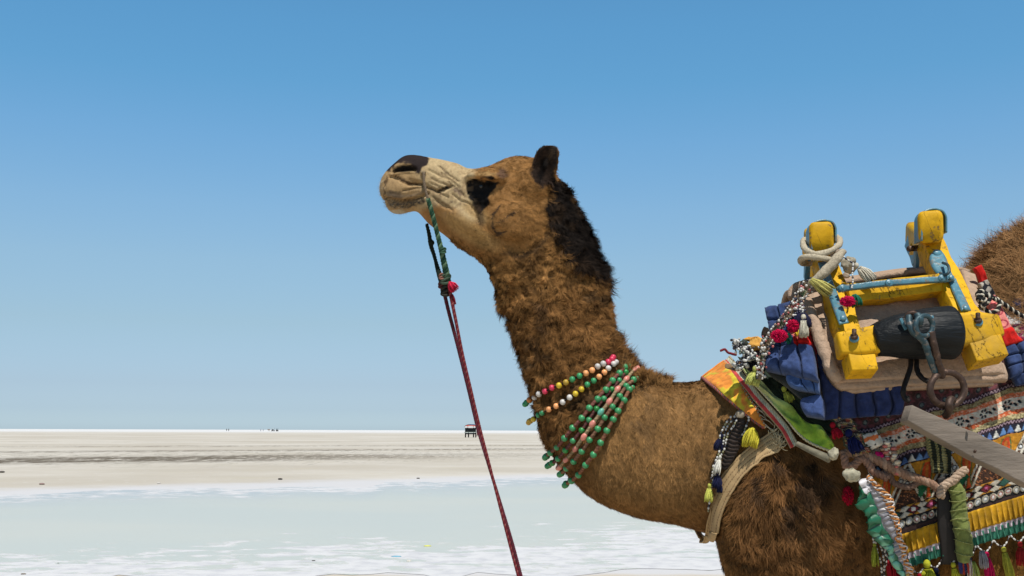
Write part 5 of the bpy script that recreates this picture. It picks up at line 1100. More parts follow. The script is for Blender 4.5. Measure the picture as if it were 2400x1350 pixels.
mb = MB(); V, F = tube(cr([W(1856, 700, 3.32), W(1862, 680, 3.33), W(1885, 668, 3.33), W(1920, 664, 3.30)], 40), .016, 14); V += (np.stack([fbm(V, 40, s_, 3) for s_ in (1, 2, 3)], 1)-.5)*.012; mb.add(V, F); mb.build('rolled_edge', felt, th)
topc = [(1885, 690), (1960, 668), (2060, 652), (2150, 638), (2230, 632), (2272, 640)]; near_ = np.array([W(x, y+4, 3.27) for x, y in cr(topc, 60)]); top_ = near_+np.array([0, .10, .012]); far_ = near_*np.array([1, -1, 1])+np.array([0, 2*Y0+.0, 0]); low_ = far_+np.array([0, .18, -.30])
O = cr(np.array([o_.ravel() for o_ in (near_, top_, far_, low_)]), 30).reshape(30, -1, 3); mb = MB(); sheet(mb, O, .016, 0, (fbm(O.reshape(-1, 3), 24, 3, 3).reshape(30, -1)-.5)*.010, (1, 1, 1)); mb.build('upper_layer', felt, th)
g_ = ruled([(2250, 632), (2262, 680), (2290, 740)], [(2286, 645), (2300, 690), (2318, 750)], 30, 14); P_ = np.array([[W(a[0], a[1], PD(*a)-.012) for a in r_] for r_ in g_]); mb = MB(); sheet(mb, P_, .02, .012, (fbm(P_.reshape(-1, 3), 30, 3, 3).reshape(30, -1)-.5)*.012, (1, 1, 1)); mb.build('folded_edge', felt, th)
# wooden frame
th = thing('camel_saddle', 'yellow painted wooden saddle frame with blue metal straps and black roller', 'saddle', W(2160, 860, 2.96))
sad = th
def wood(P, w, h, name='post', nrm=(0, -1, 0), bev=.12, m=None, rough=.008, seg=16, par=None):
    mb = MB(); bar(mb, P, w, h, nrm, bev, (1, 1, 1), seg, rough); return mb.build(name, m or yel, par or sad)
D_ = 0
pl = wood(WW([(1996, 815, 2.945), (1978, 755, 3.01), (1956, 690, 3.10), (1930, 612, 3.22)]), [mm(56), mm(53), mm(48)], .055, bev=.09)
pr = wood(WW([(2262, 752, 2.96), (2238, 700, 3.03), (2208, 635, 3.12), (2180, 572, 3.21)]), [mm(60), mm(57), mm(53)], .055, bev=.09)
pfl = wood(WW([(1908, 570, 3.58), (1912, 600, 3.66), (1925, 690, 3.80)]), .07, .055); pfr = wood(WW([(2158, 570, 3.58), (2164, 600, 3.66), (2190, 690, 3.80)]), .07, .055)
def knob(cx, cy, w, hgt, d0, d1, cx2, cy2, strap=True):
    k = wood(WW([(cx, cy, d0), (cx2, cy2, d1)]), mm(w, d0), mm(hgt, d0), 'knob', (0, 0, 1), .42, rough=.002)
    if strap:
        X, Y_ = w/2+.0, hgt/2-3; pts = [(cx-X, cy+Y_*1.05), (cx-X, cy), (cx-X*.97, cy-Y_*.55), (cx-X*.72, cy-Y_*.90), (cx-X*.25, cy-Y_*1.04), (cx+X*.25, cy-Y_*1.04), (cx+X*.72, cy-Y_*.90), (cx+X*.97, cy-Y_*.55), (cx+X, cy-Y_*.1), (cx+X, cy+Y_*.5)]
        mb = MB(); bar(mb, np.array([W(x, y, d0+.030) for x, y in pts]), .006, .058, (0, -1, 0), .3, seg=44); mb.build('metal_strap', blu, k)
        V, F = ball(W(cx+w*.12, cy-Y_*1.04, d0+.03), .011, 12, 8, sc=(1, 1, .35)); mb = MB(); mb.add(V, F); mb.build('rivet', blu, k)
    return k
knob(1925, 555, 56, 72, 3.10, 3.46, 1921, 572); knob(2181, 531, 57, 76, 3.10, 3.46, 2172, 548)
wood(WW([(1906, 560, 3.70), (1925, 585, 3.40)]), .060, .075, 'knob', (0, 0, 1), .4); wood(WW([(2147, 546, 3.72), (2178, 580, 3.40)]), .066, .082, 'knob', (0, 0, 1), .4)
for (x, y, x2, y2) in ((2127, 560, 2146, 605), (1888, 575, 1896, 600)): wood(WW([(x, y, 3.68), (x2, y2, 3.60)]), .006, .06, 'metal_strap', (0, -1, 0), .3, blu)
wood(WW([(2152, 582, 3.30), (2144, 636, 3.34)]), .012, .02, 'metal_strap', m=blu); wood(WW([(1893, 600, 3.30), (1892, 652, 3.34)]), .016, .02, 'metal_strap', m=blu)
mb = MB(); V, F = tube(WW([(2131, 583, 3.22), (2152, 581, 3.26)]), .009, 10); mb.add(V, F); mb.build('bolt', iron, sad)
wood(WW([(1985, 693, 3.06), (2090, 682, 3.06), (2202, 668, 3.06)]), mm(45), .05, 'crossbar', (0, -1, .25), .08)
mb = MB(); P = cr(WW([(1968, 677, 2.995), (1990, 674, 3.01), (2090, 664, 3.015), (2200, 655, 3.02), (2218, 653, 3.03)]), 40); bar(mb, P, mm(14), .016, (0, -1, .2), .42, seg=40, rough=.003); mb.build('blue_rod', blu, sad)
for q in ((1975, 675, 2.985), (2084, 663, 3.0), (2208, 652, 3.0)):
    V, F = ball(W(*q), .0115, 14, 8, (0, -1, .25), (1, 1, .45)); mb = MB(); mb.add(V, F); V, F = ball(W(q[0], q[1], q[2]-.004), .005, 10, 6, (0, -1, .25), (1, 1, .6)); mb.add(V, F); mb.build('rivet', blu, sad)
def plate(A, B, dA, dB, par, name='metal_strap'):
    g = ruled(A, B, 40, 12); t = np.linspace(0, 1, 40); P = np.array([[W(a[0], a[1], dA+(dB-dA)*t[i]) for a in r_] for i, r_ in enumerate(g)]); mb = MB(); sheet(mb, P, .004, .004, (fbm(P.reshape(-1, 3), 70, 3, 2).reshape(40, 12)-.5)*.003, (1, 1, 1)); return mb.build(name, blu, par)
plate([(1917, 615), (1935, 670), (1950, 715), (1967, 759)], [(1936, 611), (1954, 664), (1973, 712), (1989, 755)], 3.160, 2.915, pl)
plate([(2222, 657), (2232, 682), (2243, 706), (2253, 728)], [(2240, 652), (2252, 678), (2265, 703), (2276, 726)], 3.040, 2.925, pr)
plate([(2188, 588), (2179, 603), (2186, 628), (2212, 660)], [(2206, 586), (2217, 603), (2226, 628), (2238, 656)], 3.128, 3.018, pr)
for q, par in (((1927, 625, 3.140), pl), ((1976, 745, 2.918), pl), ((2197, 593, 3.108), pr), ((2230, 650, 3.014), pr), ((2264, 722, 2.918), pr), ((2187, 606, 3.103), pr), ((2195, 628, 3.072), pr)):
    V, F = ball(W(*q), .0085 if q[0] != 2197 else .012, 12, 8, (0, -1, .4), (1, 1, .5)); mb = MB(); mb.add(V, F); mb.build('rivet', blu, par)
mb = MB(); V, F = tube(cr(WW([(2210, 616, 3.06), (2222, 622, 3.01), (2224, 638, 2.99), (2212, 645, 3.00), (2204, 640, 3.03)]), 30), .0042, 8); mb.add(V, F); mb.build('hook', ironb, pr)
# log: yellow ends, black barrel roller
wood(WW([(1966, 812, 2.915), (2010, 806, 2.91), (2062, 796, 2.91)]), [mm(52), mm(60), mm(66)], .075, 'log_end', (0, -1, .2), .28, rough=.006)
wood(WW([(2225, 780, 2.905), (2280, 774, 2.905), (2326, 770, 2.915)]), [mm(82), mm(72), mm(50)], .08, 'log_end', (0, -1, .2), .28, rough=.006)
P = cr(WW([(2046, 800, 2.90), (2090, 790, 2.895), (2140, 786, 2.89), (2190, 781, 2.89), (2233, 780, 2.895)]), 44); V, F = tube(P, np.interp(np.linspace(0, 1, 44), [0, .02, .3, .6, .97, 1], [.034, .042, .058, .066, .071, .066]), 40); rr = (fbm(V*np.array([.3, 1, 1]), 40, 3, 3)-.5)*.006; V[:, 2] += rr; V[:, 1] += rr; mb = MB(); mb.add(V, F); mb.build('roller', blk_wood, sad)
wood(WW([(1986, 858, 2.90), (2046, 855, 2.90)]), mm(44), .07, 'foot_block', (0, -1, .35), .13, rough=.005); wood(WW([(2270, 832, 2.89), (2342, 818, 2.89)]), [mm(56), mm(52)], .075, 'foot_block', (0, -1, .35), .13, rough=.005)
for (x, y, d) in ((2002, 790, 2.865), (2292, 752, 2.868)):
    mb = MB(); V, F = tube(WW([(x, y+4, d), (x, y-18, d-.012)]), .006, 10); mb.add(V, F); V, F = tube(WW([(x, y+2, d+.0), (x, y-5, d-.005)]), .010, 6); mb.add(V, F); mb.build('bolt', iron, sad)
    V, F = tube(WW([(x, y+5, d+.006), (x, y+2, d+.002)]), .0125, 20); mb = MB(); mb.add(V, F); mb.build('washer', blu, sad)
# ironwork hanging from the roller
th = thing('shackle', 'blue and rust iron shackle hooked through the black roller', 'hook', W(2205, 890, 2.84)); 
def rod(P, r, name, m=iron, par=None, k=12, closed=False):
    mb = MB(); Q = cr(WW(P), 60) if not closed else WW(P); V, F = tube(Q, r, k, closed); V += (np.stack([vn(V, 160, s_) for s_ in (1, 2, 3)], 1)-.5)*.0022; mb.add(V, F); return mb.build(name, m, par)
a = np.linspace(0, 2*math.pi, 40, endpoint=False)
rod([(2162+20*math.cos(t)+4, 766+24*math.sin(t)-2, 2.795+.010*math.cos(t)) for t in a], .0068, 'eye_ring', ironb, th, closed=True)
rod([(2130, 742, 2.815), (2132, 760, 2.80), (2140, 778, 2.795), (2156, 790, 2.795), (2168, 806, 2.80), (2178, 835, 2.81), (2192, 872, 2.825)], .0088, 'shank', ironb, th)
rod([(2150, 738, 2.80), (2156, 750, 2.79), (2153, 762, 2.80)], .0095, 'bracket', ironb, th)
rod([(2124, 746, 2.82), (2128, 738, 2.815), (2140, 733, 2.81), (2150, 738, 2.80)], .006, 'bracket', iron, th)
rod([(2182, 778, 2.80), (2188, 805, 2.80), (2197, 840, 2.81), (2205, 868, 2.82), (2208, 884, 2.83)], .0092, 'pin', iron, th)
V, F = ball(W(2136, 741, 2.825), .012, 14, 10, sc=(1, .5, .9)); mb = MB(); mb.add(V, F); mb.build('socket', mat('dark_hole', (.008, .008, .008), rough=.9), th)
for (x0, y0, x1, y1) in ((2110, 745, 2124, 772), (2184, 741, 2186, 752)): wood(WW([(x0, y0, 2.835), (x1, y1, 2.83)]), .007, .006, 'staple', m=blu, par=th)
th = rod([(2220+40*math.cos(t), 912+40*math.sin(t), 2.83+.012*math.cos(t)) for t in a], .0088, 'iron_ring', iron, None, closed=True); tag(th, 'large rusty iron ring hanging below the black roller', 'ring')
th = thing('link_hook', 'small rusty hook linking the iron ring to the grey shaft', 'hook', W(2218, 972, 2.84)); rod([(2234, 938, 2.825), (2228, 936, 2.81), (2224, 948, 2.80), (2224, 962, 2.81), (2216, 975, 2.83)], .0095, 'link', iron, th)
th = thing('dark_hook', 'black iron hook in the shade left of the large ring', 'hook', W(2117, 920, 2.9)); rod([(2135, 838, 2.92), (2134, 860, 2.91), (2126, 885, 2.90), (2117, 915, 2.89), (2120, 932, 2.89), (2132, 942, 2.885)], .0068, 'hook', mat('black_iron', (.018, .014, .012), rough=.6, metal=.4), th); rod([(2148, 838, 2.92), (2150, 868, 2.90), (2160, 885, 2.885), (2176, 895, 2.875)], .0068, 'hook', bpy.data.materials['black_iron'], th)
# grey cart shaft
th = thing('cart_shaft', 'weathered grey wooden shaft slanting down across the blanket', 'shaft', W(2400, 1100, 2.86))
mb = MB(); bar(mb, WW([(2124, 970, 2.80), (2180, 998, 2.81), (2290, 1052, 2.83), (2400, 1104, 2.86), (2700, 1250, 2.95)]), [mm(40, 2.8), mm(58, 2.8), mm(66, 2.8), mm(70, 2.85), mm(80, 2.9)], .035, (0, -1, .2), .12, seg=30, rough=.004); mb.build('beam', greyw, th)
for x, y in ((2270, 1000), (2284, 1060)): rod([(x, y, 2.80), (x+2, y-4, 2.79)], .0035, 'bolt', iron, th)
# ---- cotton rope round the front knob
th = thing('cotton_rope', 'cream cotton rope wound round the front saddle knob', 'rope', W(1933, 640, 3.1))
cr1 = (.43, .37, .27)
def soft(P, r, c, name='rope', par=None, m=None, n=70, k=12):
    mb = MB(); Q = cr(WW(P), n); V, F = tube(Q, np.interp(np.linspace(0, 1, n), np.linspace(0, 1, np.size(r)), np.ravel(r)), k); V += (np.stack([fbm(V, 60, s_, 2) for s_ in (1, 2, 3)], 1)-.5)*.006; mb.add(V, F, c); return mb.build(name, m or cordm, par)
soft([(1952, 552, 3.45), (1966, 560, 3.25), (1967, 574, 3.12), (1950, 586, 3.06), (1918, 596, 3.05), (1892, 588, 3.06), (1882, 572, 3.14), (1886, 562, 3.3), (1900, 566, 3.5)], .0088, cr1, par=th)
soft([(1905, 618, 3.35), (1882, 616, 3.2), (1877, 608, 3.08), (1895, 602, 3.05), (1930, 605, 3.05), (1950, 612, 3.06), (1958, 622, 3.08)], .0090, cr1, par=th)
soft([(1974, 590, 3.05), (1962, 606, 3.03), (1940, 630, 3.03), (1918, 650, 3.03), (1900, 665, 3.04), (1890, 678, 3.06)], [.009, .013, .014, .0135, .012, .010], (.40, .34, .25), 'thick_strap', th)
soft([(1950, 598, 3.1), (1966, 592, 3.06), (1976, 590, 3.05), (1972, 600, 3.05)], [.007, .009, .009, .006], (.36, .28, .21), 'rope', th)
lump(W(1988, 624, 3.10), .022, (.36, .32, .24), (1.0, .8, 1.1), 4, par=th, name='bundle'); lump(W(1984, 646, 3.08), .009, (.36, .28, .21), (1.2, .8, .8), 5, par=th, name='knot')
mb = MB(); beadstring(mb, cr(WW([(1975, 600, 3.04), (1985, 608, 3.03), (1998, 616, 3.02)]), 20), .0032, [(.52, .50, .46), (.03, .03, .05)]); beadstring(mb, cr(WW([(2000, 616, 3.02), (1998, 640, 2.99), (1999, 660, 2.98), (1996, 676, 2.965)]), 30), .003, [(.52, .50, .46), (.52, .50, .46), (.06, .05, .05)]); mb.build('bead_string', beadm, th)
tassel(W(2003, 618, 3.03), .068, .030, (.55, .50, .40), 60, 2, (.62, -.05, -.62), flare=.9).build('tassel', yarn, th)
tassel(W(2002, 690, 2.96), .034, .022, (.012, .11, .065), 60, 8, (.25, 0, -1), head=False, flare=1.4).build('tassel', yarn, th)
pompom(W(1987, 704, 2.955), .018, (.58, .008, .075), 7, 260, (1.2, .8, .85)).build('pompom', yarn, th)
tassel(W(1900, 656, 3.01), .066, .034, (.40, .36, .11), 60, 3, (.75, -.1, -.50), head=False, flare=.8).build('tassel', yarn, th)
# ---- woven beaded strap with pompoms
th = thing('beaded_strap', 'narrow multicoloured woven strap with white beads and magenta pompoms', 'strap', W(1790, 880, 3.05))
ctr = cr([(1893, 664), (1880, 688), (1860, 720), (1836, 752), (1810, 782), (1792, 818), (1783, 850), (1779, 890)], 120); t_ = np.gradient(ctr, axis=0); t_ /= np.linalg.norm(t_, axis=1)[:, None]; nn_ = np.stack([-t_[:, 1], t_[:, 0]], 1); dd = np.interp(np.linspace(0, 1, 120), [0, .5, 1], [3.04, 3.02, 3.05]); wv = np.interp(np.linspace(0, 1, 120), [0, .3, .6, 1], [11, 11, 8, 6])
P = np.array([[W(*(ctr[i]+nn_[i]*u*wv[i]), dd[i]) for u in np.linspace(1, -1, 14)] for i in range(120)]); i, j = np.meshgrid(np.arange(120), np.arange(14), indexing='ij'); C = np.ones((120, 14, 3))*np.array([.16, .11, .07])
kk = (i//8) % 5; C = np.where(((kk == 1) & (j > 3) & (j < 10))[..., None], np.array([.05, .09, .04]), C); C = np.where(((kk == 3) & (j > 2) & (j < 11))[..., None], np.array([.32, .05, .05]), C); C = np.where((((i*3+j*5) % 11) < 2)[..., None], np.array([.45, .40, .28]), C); C = np.where(((i % 8) == 0)[..., None], .02, C)
mb = MB(); sheet(mb, P, .006, .005, .002*np.sin(i*.8), C); mb.build('band', clothm, th)
mb = MB(); rg = np.random.default_rng(3)
for side in (0, -1):
    e = P[:, side]+np.array([0, -.006, 0]); beadstring(mb, e, .0032, [(.54, .52, .48), (.02, .02, .03), (.30, .18, .12), (.54, .52, .48)], .001)
for k in range(110):
    t = rg.random(); c_ = P[int(t*119), 7]+rg.normal(0, .010, 3)*np.array([1, .4, 1])+np.array([0, -.008, 0]); V, F = ball(c_, .0028+.002*rg.random(), 7, 5); mb.add(V, F, [(.54, .52, .48), (.02, .02, .03), (.4, .1, .1), (.54, .52, .48)][k % 4])
for k in range(40):
    c_ = W(1872+rg.normal(0, 9), 735+rg.normal(0, 16), 3.0); V, F = ball(c_, .0036, 7, 5, sc=(1.3, 1, 1)); mb.add(V, F, [(.54, .52, .48), (.015, .015, .04)][k % 2])
mb.build('beads', beadm, th)
tassel(W(1878, 735, 3.0), .04, .05, (.015, .015, .04), 40, 4, (.1, 0, -1), head=False).build('tassel', yarn, th)
pompom(W(1858, 761, 2.99), .017, (.50, .006, .05), 1, 260, (1, .9, 1.1)).build('pompom', yarn, th); pompom(W(1826, 784, 2.98), .019, (.55, .006, .06), 2, 280, (1.2, .9, .95)).build('pompom', yarn, th)
pompom(W(1847, 790, 2.99), .013, (.008, .09, .06), 3, 150, (.8, .9, 1.2)).build('pompom', yarn, th)
tassel(W(1883, 737, 2.985), .062, .032, (.55, .51, .41), 60, 5, (.0, 0, -1), flare=.5).build('tassel', yarn, th)
# ---- bright bundle at the front of the pads
th = thing('cloth_bundle', 'bunched orange, black and white cloth with beads above the orange band', 'bundle', W(1760, 860, 3.15))
lump(W(1776, 806, 3.12), .022, (.66, .34, .07), (1.2, .7, .8), 3, par=th, name='orange_cloth'); lump(W(1760, 793, 3.14), .013, (.62, .30, .05), (1.5, .8, .5), 7, par=th, name='orange_cloth')
lump(W(1772, 828, 3.13), .022, (.09, .045, .055), (1.3, .7, .8), 8, par=th, name='dark_cloth'); lump(W(1762, 850, 3.12), .024, (.010, .010, .022), (1.3, .8, .9), 9, par=th, name='dark_cloth'); lump(W(1742, 812, 3.14), .018, (.05, .06, .045), (1.0, .8, 1.2), 10, par=th, name='dark_cloth')
lump(W(1722, 862, 3.16), .016, (.20, .13, .07), (1.6, .8, .6), 12, par=th, name='tan_cloth'); lump(W(1796, 790, 3.14), .017, (.03, .02, .015), (.8, .8, 1.6), 13, par=th, name='dark_cloth')
mb = MB(); rg = np.random.default_rng(8)
for k in range(210):
    t = rg.random(); b_ = [(1728, 808, 10, 14), (1750, 830, 18, 16), (1790, 812, 8, 20), (1765, 838, 18, 8), (1735, 860, 14, 8)][k % 5]
    p = W(b_[0]+rg.normal(0, b_[2]*.55), b_[1]+rg.normal(0, b_[3]*.55), 3.085+rg.normal(0, .01)); V, F = ball(p, .0022+.0025*rg.random(), 7, 5, rg.normal(size=3), (1, 1, 1.7)); mb.add(V, F, [(.54, .53, .50), (.02, .02, .03), (.54, .53, .50), (.02, .02, .03), (.10, .14, .12)][int(rg.random()*5)])
mb.build('beads', beadm, th)
mb = MB()
for k in range(9):
    a0 = np.array([1735+k*5, 812+k*4.0]); P = np.array([[W(a0[0]+u*7+w_*3, a0[1]+w_*8-u*2, 3.075) for u in np.linspace(0, 1, 4)] for w_ in np.linspace(0, 1, 4)]); sheet(mb, P, .002, .002, None, np.array([.68, .67, .63]))
mb.build('white_patch', clothm, th)
tassel(W(1772, 858, 3.07), .055, .036, (.46, .48, .13), 60, 6, (-.25, 0, -1), flare=.9).build('tassel', yarn, th)
mb = MB(); rope(mb, surfpath([(1700, 842), (1712, 838), (1722, 846), (1735, 852)], 30, .03), .004, .014, (.22, .03, .04)); mb.build('cord', cordm, th)
# ---- striped rope behind the saddle
th = thing('striped_rope', 'black and white twisted rope looped behind the saddle', 'rope', W(2330, 700, 3.05))
for k, pl in enumerate(([(2295, 700, 3.05), (2290, 690, 3.04), (2300, 682, 3.04), (2315, 690, 3.04), (2330, 700, 3.04), (2352, 712, 3.04), (2375, 728, 3.05), (2400, 742, 3.06), (2450, 760, 3.08)], [(2300, 712, 3.03), (2292, 700, 3.02), (2306, 690, 3.02), (2320, 698, 3.02), (2312, 712, 3.02), (2298, 716, 3.03)], [(2305, 722, 3.03), (2320, 732, 3.03), (2338, 726, 3.03), (2342, 706, 3.04), (2325, 696, 3.04)], [(2298, 705, 3.0), (2308, 700, 3.0), (2306, 718, 3.0), (2296, 716, 3.01)])):
    mb = MB(); rope(mb, cr(WW(pl), 80), .0062, .020, (.018, .018, .018), 3, 7, c2=(.55, .50, .40)); mb.build('strand', cordm, th)
# ---- striped cloth lying behind
th = thing('striped_blanket', 'navy and white striped blanket edge under the hump', 'blanket', W(2420, 880, 3.1))
g = ruled([(2330, 720), (2352, 760), (2372, 800), (2390, 880)], [(2640, 640), (2640, 690), (2640, 740), (2640, 850)], 90, 90); P = drape(g, .022, 5); v = g[..., 1]+.10*(g[..., 0]-2380); nz = vn(np.stack([g[..., 0], g[..., 1], 0*v], -1), .2, 3)
C = np.ones(v.shape+(3,))*np.array([.018, .03, .085]); C = np.where(((v > 748) & (v < 770))[..., None], np.array([.70, .68, .66]), C); C = np.where(((v >= 770) & (v < 777))[..., None], np.array([.12, .02, .06]), C); C = np.where(((v >= 777) & (v < 800))[..., None], np.where((nz > .5)[..., None], np.array([.55, .48, .34]), np.array([.25, .05, .10])), C); C = np.where((v >= 800)[..., None], np.where((nz > .55)[..., None], np.array([.45, .06, .14]), np.array([.10, .02, .05])), C)
mb = MB(); sheet(mb, P, .004, .003, (nz-.5)*.006, C); mb.build('cloth', clothm, th)
# ================================================================ far things on the salt
darkm = mat('dark_paint', (.02, .02, .022), rough=.7); redc = mat('red_canopy', (.42, .07, .06), rough=.8); whc = mat('white_cloth', (.70, .68, .66), rough=.9); steel = mat('pale_green_metal', (.30, .36, .32), rough=.5); tyre = mat('tyre', (.015, .015, .015), rough=.9); maroon = mat('maroon_cloth', (.13, .012, .02), rough=.9); skinb = mat('brown_skin', (.16, .08, .05), rough=.7); bluec = mat('blue_canopy', (.06, .08, .22), rough=.8)
def box(c, s, m, name, par, rot=0):
    V = []; c = np.array(c, float)
    for sx in (-1, 1):
        for sy in (-1, 1):
            for sz in (-1, 1): V.append((sx*s[0]/2, sy*s[1]/2, sz*s[2]/2))
    V = np.array(V); F = [(0, 1, 3, 2), (4, 6, 7, 5), (0, 4, 5, 1), (2, 3, 7, 6), (0, 2, 6, 4), (1, 5, 7, 3)]
    a = R(rot); V = np.stack([V[:, 0]*math.cos(a)-V[:, 1]*math.sin(a), V[:, 0]*math.sin(a)+V[:, 1]*math.cos(a), V[:, 2]], 1)+c
    return mkobj(name, V, F, m, par, smooth=False)
o = G(1103, 1025.5); dist = o[1]; k = dist/FPX
th = thing('canopy_cart', 'distant cart with a red canopy standing far out on the salt flat', 'cart', (o[0], o[1], 0))
cx, cy = o[0], o[1]; wd_ = 29*k
box((cx-.10, cy+1.0, 1.10), (wd_*.98, 3.0, .12), steel, 'bed', th); box((cx, cy+1.0, .82), (wd_*.72, 2.8, .30), darkm, 'underframe', th); box((cx, cy+.1, 1.62), (wd_*.86, .08, .95), darkm, 'front_panel', th); box((cx, cy+1.4, 1.62), (wd_*.8, 2.2, .75), darkm, 'seat', th)
for sx in (-1, 1):
    for sy in (0, 2.2): box((cx+sx*wd_*.44, cy+sy, 1.75), (.07, .07, 1.3), whc if sx > 0 else darkm, 'canopy_post', th)
V = []; F = []
for i in range(9):
    a = math.pi*i/8
    for y in (-.3, 2.6): V.append((cx-math.cos(a)*wd_*.50-.0, cy+y, 2.28+.55*math.sin(a)-.08*i/8))
n = len(V); V = V+[(v[0], v[1], v[2]-.10) for v in V]
for i in range(8): F += [(2*i, 2*i+1, 2*i+3, 2*i+2), (n+2*i, n+2*i+2, n+2*i+3, n+2*i+1), (2*i, 2*i+2, n+2*i+2, n+2*i), (2*i+1, n+2*i+1, n+2*i+3, 2*i+3)]
F += [(0, n, n+1, 1), (n-2, n-1, 2*n-1, 2*n-2)]; F += [tuple(2*i for i in range(9))]; mkobj('canopy', V, F, redc, th)
for j, (x, w_, h_) in enumerate(((-.36, .30, .40), (.0, .55, .45), (.30, .16, .40))): box((cx+x*wd_, cy-.33, 2.22), (w_*wd_*.7, .03, h_), whc, 'canopy_flap', th)
box((cx+.1*wd_, cy-.31, 2.72), (.5*wd_, .05, .10), bluec, 'canopy_trim', th)
for sx in (-.86, -.42, .42, .86):
    c = np.array([cx+sx*wd_*.48, cy+(.1 if abs(sx) > .5 else 2.1), .52]); a = np.linspace(0, 2*math.pi, 24, endpoint=False)
    w = thing('wheel', None, None, (0, 0, 0)); w.parent = th; w.location = (0, 0, 0)
    V, F = tube(c[None]+np.stack([0*a, np.cos(a)*.42, np.sin(a)*.42], 1), .12, 8, closed=True); t_ = mkobj('tyre', V-np.array(th.location), F, tyre, None); t_.parent = w
    V, F = tube([c-np.array([.05, 0, 0]), c+np.array([.05, 0, 0])], .30, 14); t_ = mkobj('rim', V-np.array(th.location), F, steel, None); t_.parent = w
def person(base, H, cloth, leg, label, name='person', lean=0, group=None, cat='person', arms=.12, turn=1, small=False):
    """one continuous figure grown from a stick skeleton"""
    s = H/1.72; J = {'pel': (0, 0, .92), 'ch': (lean, 0, 1.28), 'nk': (lean*1.2, 0, 1.48), 'hd': (lean*1.3, -.01, 1.60), 'ht': (lean*1.3, 0, 1.70),
         'sl': (lean-.17, 0, 1.40), 'el': (lean-.24, -.02, 1.12), 'wl': (lean-.22, -.12, .90), 'hl': (lean-.21, -.15, .82), 'sr': (lean+.17, 0, 1.40), 'er': (lean+.24, .0, 1.12), 'wr': (lean+.25, -.08, .88), 'hr': (lean+.25, -.1, .80),
         'pl': (-.09, 0, .88), 'kl': (-.11, -.02, .48), 'al': (-.12, .03, .09), 'fl': (-.13, -.14, .04), 'qr': (.09, 0, .88), 'kr': (.12, -.04, .48), 'ar': (.13, .02, .09), 'fr': (.14, -.15, .04)}
    Rr = {'pel': .14, 'ch': .16, 'nk': .06, 'hd': .10, 'ht': .08, 'sl': .07, 'el': .045, 'wl': .03, 'hl': .035, 'sr': .07, 'er': .045, 'wr': .03, 'hr': .035, 'pl': .10, 'kl': .065, 'al': .04, 'fl': .035, 'qr': .10, 'kr': .065, 'ar': .04, 'fr': .035}
    E = [('pel', 'ch'), ('ch', 'nk'), ('nk', 'hd'), ('hd', 'ht'), ('ch', 'sl'), ('sl', 'el'), ('el', 'wl'), ('wl', 'hl'), ('ch', 'sr'), ('sr', 'er'), ('er', 'wr'), ('wr', 'hr'), ('pel', 'pl'), ('pl', 'kl'), ('kl', 'al'), ('al', 'fl'), ('pel', 'qr'), ('qr', 'kr'), ('kr', 'ar'), ('ar', 'fr')]
    K = list(J); me = bpy.data.meshes.new('t'); me.from_pydata([tuple(np.array(J[a])*s) for a in K], [(K.index(a), K.index(b)) for a, b in E], []); ob = bpy.data.objects.new('t', me); COL.objects.link(ob)
    md = ob.modifiers.new('s', 'SKIN'); sv = me.skin_vertices[0].data
    for i, a in enumerate(K): sv[i].radius = (Rr[a]*s, Rr[a]*s*.85); sv[i].use_root = (a == 'pel')
    m2 = ob.modifiers.new('u', 'SUBSURF'); m2.levels = 1; dg = bpy.context.evaluated_depsgraph_get(); ev = ob.evaluated_get(dg); em = bpy.data.meshes.new_from_object(ev); bpy.data.objects.remove(ob)
    th = thing(name, label, cat, base, group); V = np.array([v.co for v in em.vertices]); F = [tuple(p.vertices) for p in em.polygons]; bpy.data.meshes.remove(em)
    mkobj('body', V+np.array(base), F, skinb, th)
    mb = MB(); rings = [(0, .46, .21, .15), (0, .88, .17, .13), (0, 1.05, .165, .13), (lean, 1.28, .20, .145), (lean, 1.44, .17, .11), (lean, 1.49, .08, .08)]
    P = np.array([(x*s, 0, z*s) for x, z, _, _ in rings]); a = np.linspace(0, 2*math.pi, 16, endpoint=False); V = np.vstack([p+np.stack([np.cos(a)*r1*s, np.sin(a)*r2*s, 0*a], 1) for p, (_, _, r1, r2) in zip(P, rings)]); kk = 16
    F = [(i*kk+j, i*kk+(j+1) % kk, (i+1)*kk+(j+1) % kk, (i+1)*kk+j) for i in range(len(rings)-1) for j in range(kk)]; mb.add(V+np.array(base), F)
    for L_ in (('sl', 'el', 'wl'), ('sr', 'er', 'wr')): Vt, Ft = tube(np.array([np.array(J[a_])*s for a_ in L_])+np.array(base), np.array([.08, .06, .045])*s, 10); mb.add(Vt, Ft)
    mb.build('shirt', cloth, th); mb = MB()
    for L_ in (('pl', 'kl', 'al'), ('qr', 'kr', 'ar')): Vt, Ft = tube(np.array([np.array(J[a_])*s for a_ in L_])+np.array(base), np.array([.115, .085, .06])*s, 10); mb.add(Vt, Ft)
    mb.build('trousers', leg, th); V, F = ball(np.array(base)+np.array([lean*1.3*s, .02*s, 1.645*s]), .105*s, 14, 10); mkobj('hair', V, F, darkm, th); return th
person(tuple(G(1119.5, 1023.2)), 1.72, maroon, maroon, 'person in dark red clothes standing at the right end of the distant cart')
greyd = mat('dusty_dark_cloth', (.05, .05, .055), rough=.9); blueg = mat('grey_blue_cloth', (.25, .27, .33), rough=.9)
D1 = 1050.
def far(px): p = W(px, 1009, D1); return (p[0], D1, 0.)
person(far(531.2), 3.0*.8, greyd, darkm, 'dark standing figure on the horizon, leftmost of the tiny figures', group='people on the horizon'); person(far(536), 2.4, darkm, darkm, 'dark figure standing just right of the leftmost figure on the horizon', group='people on the horizon')
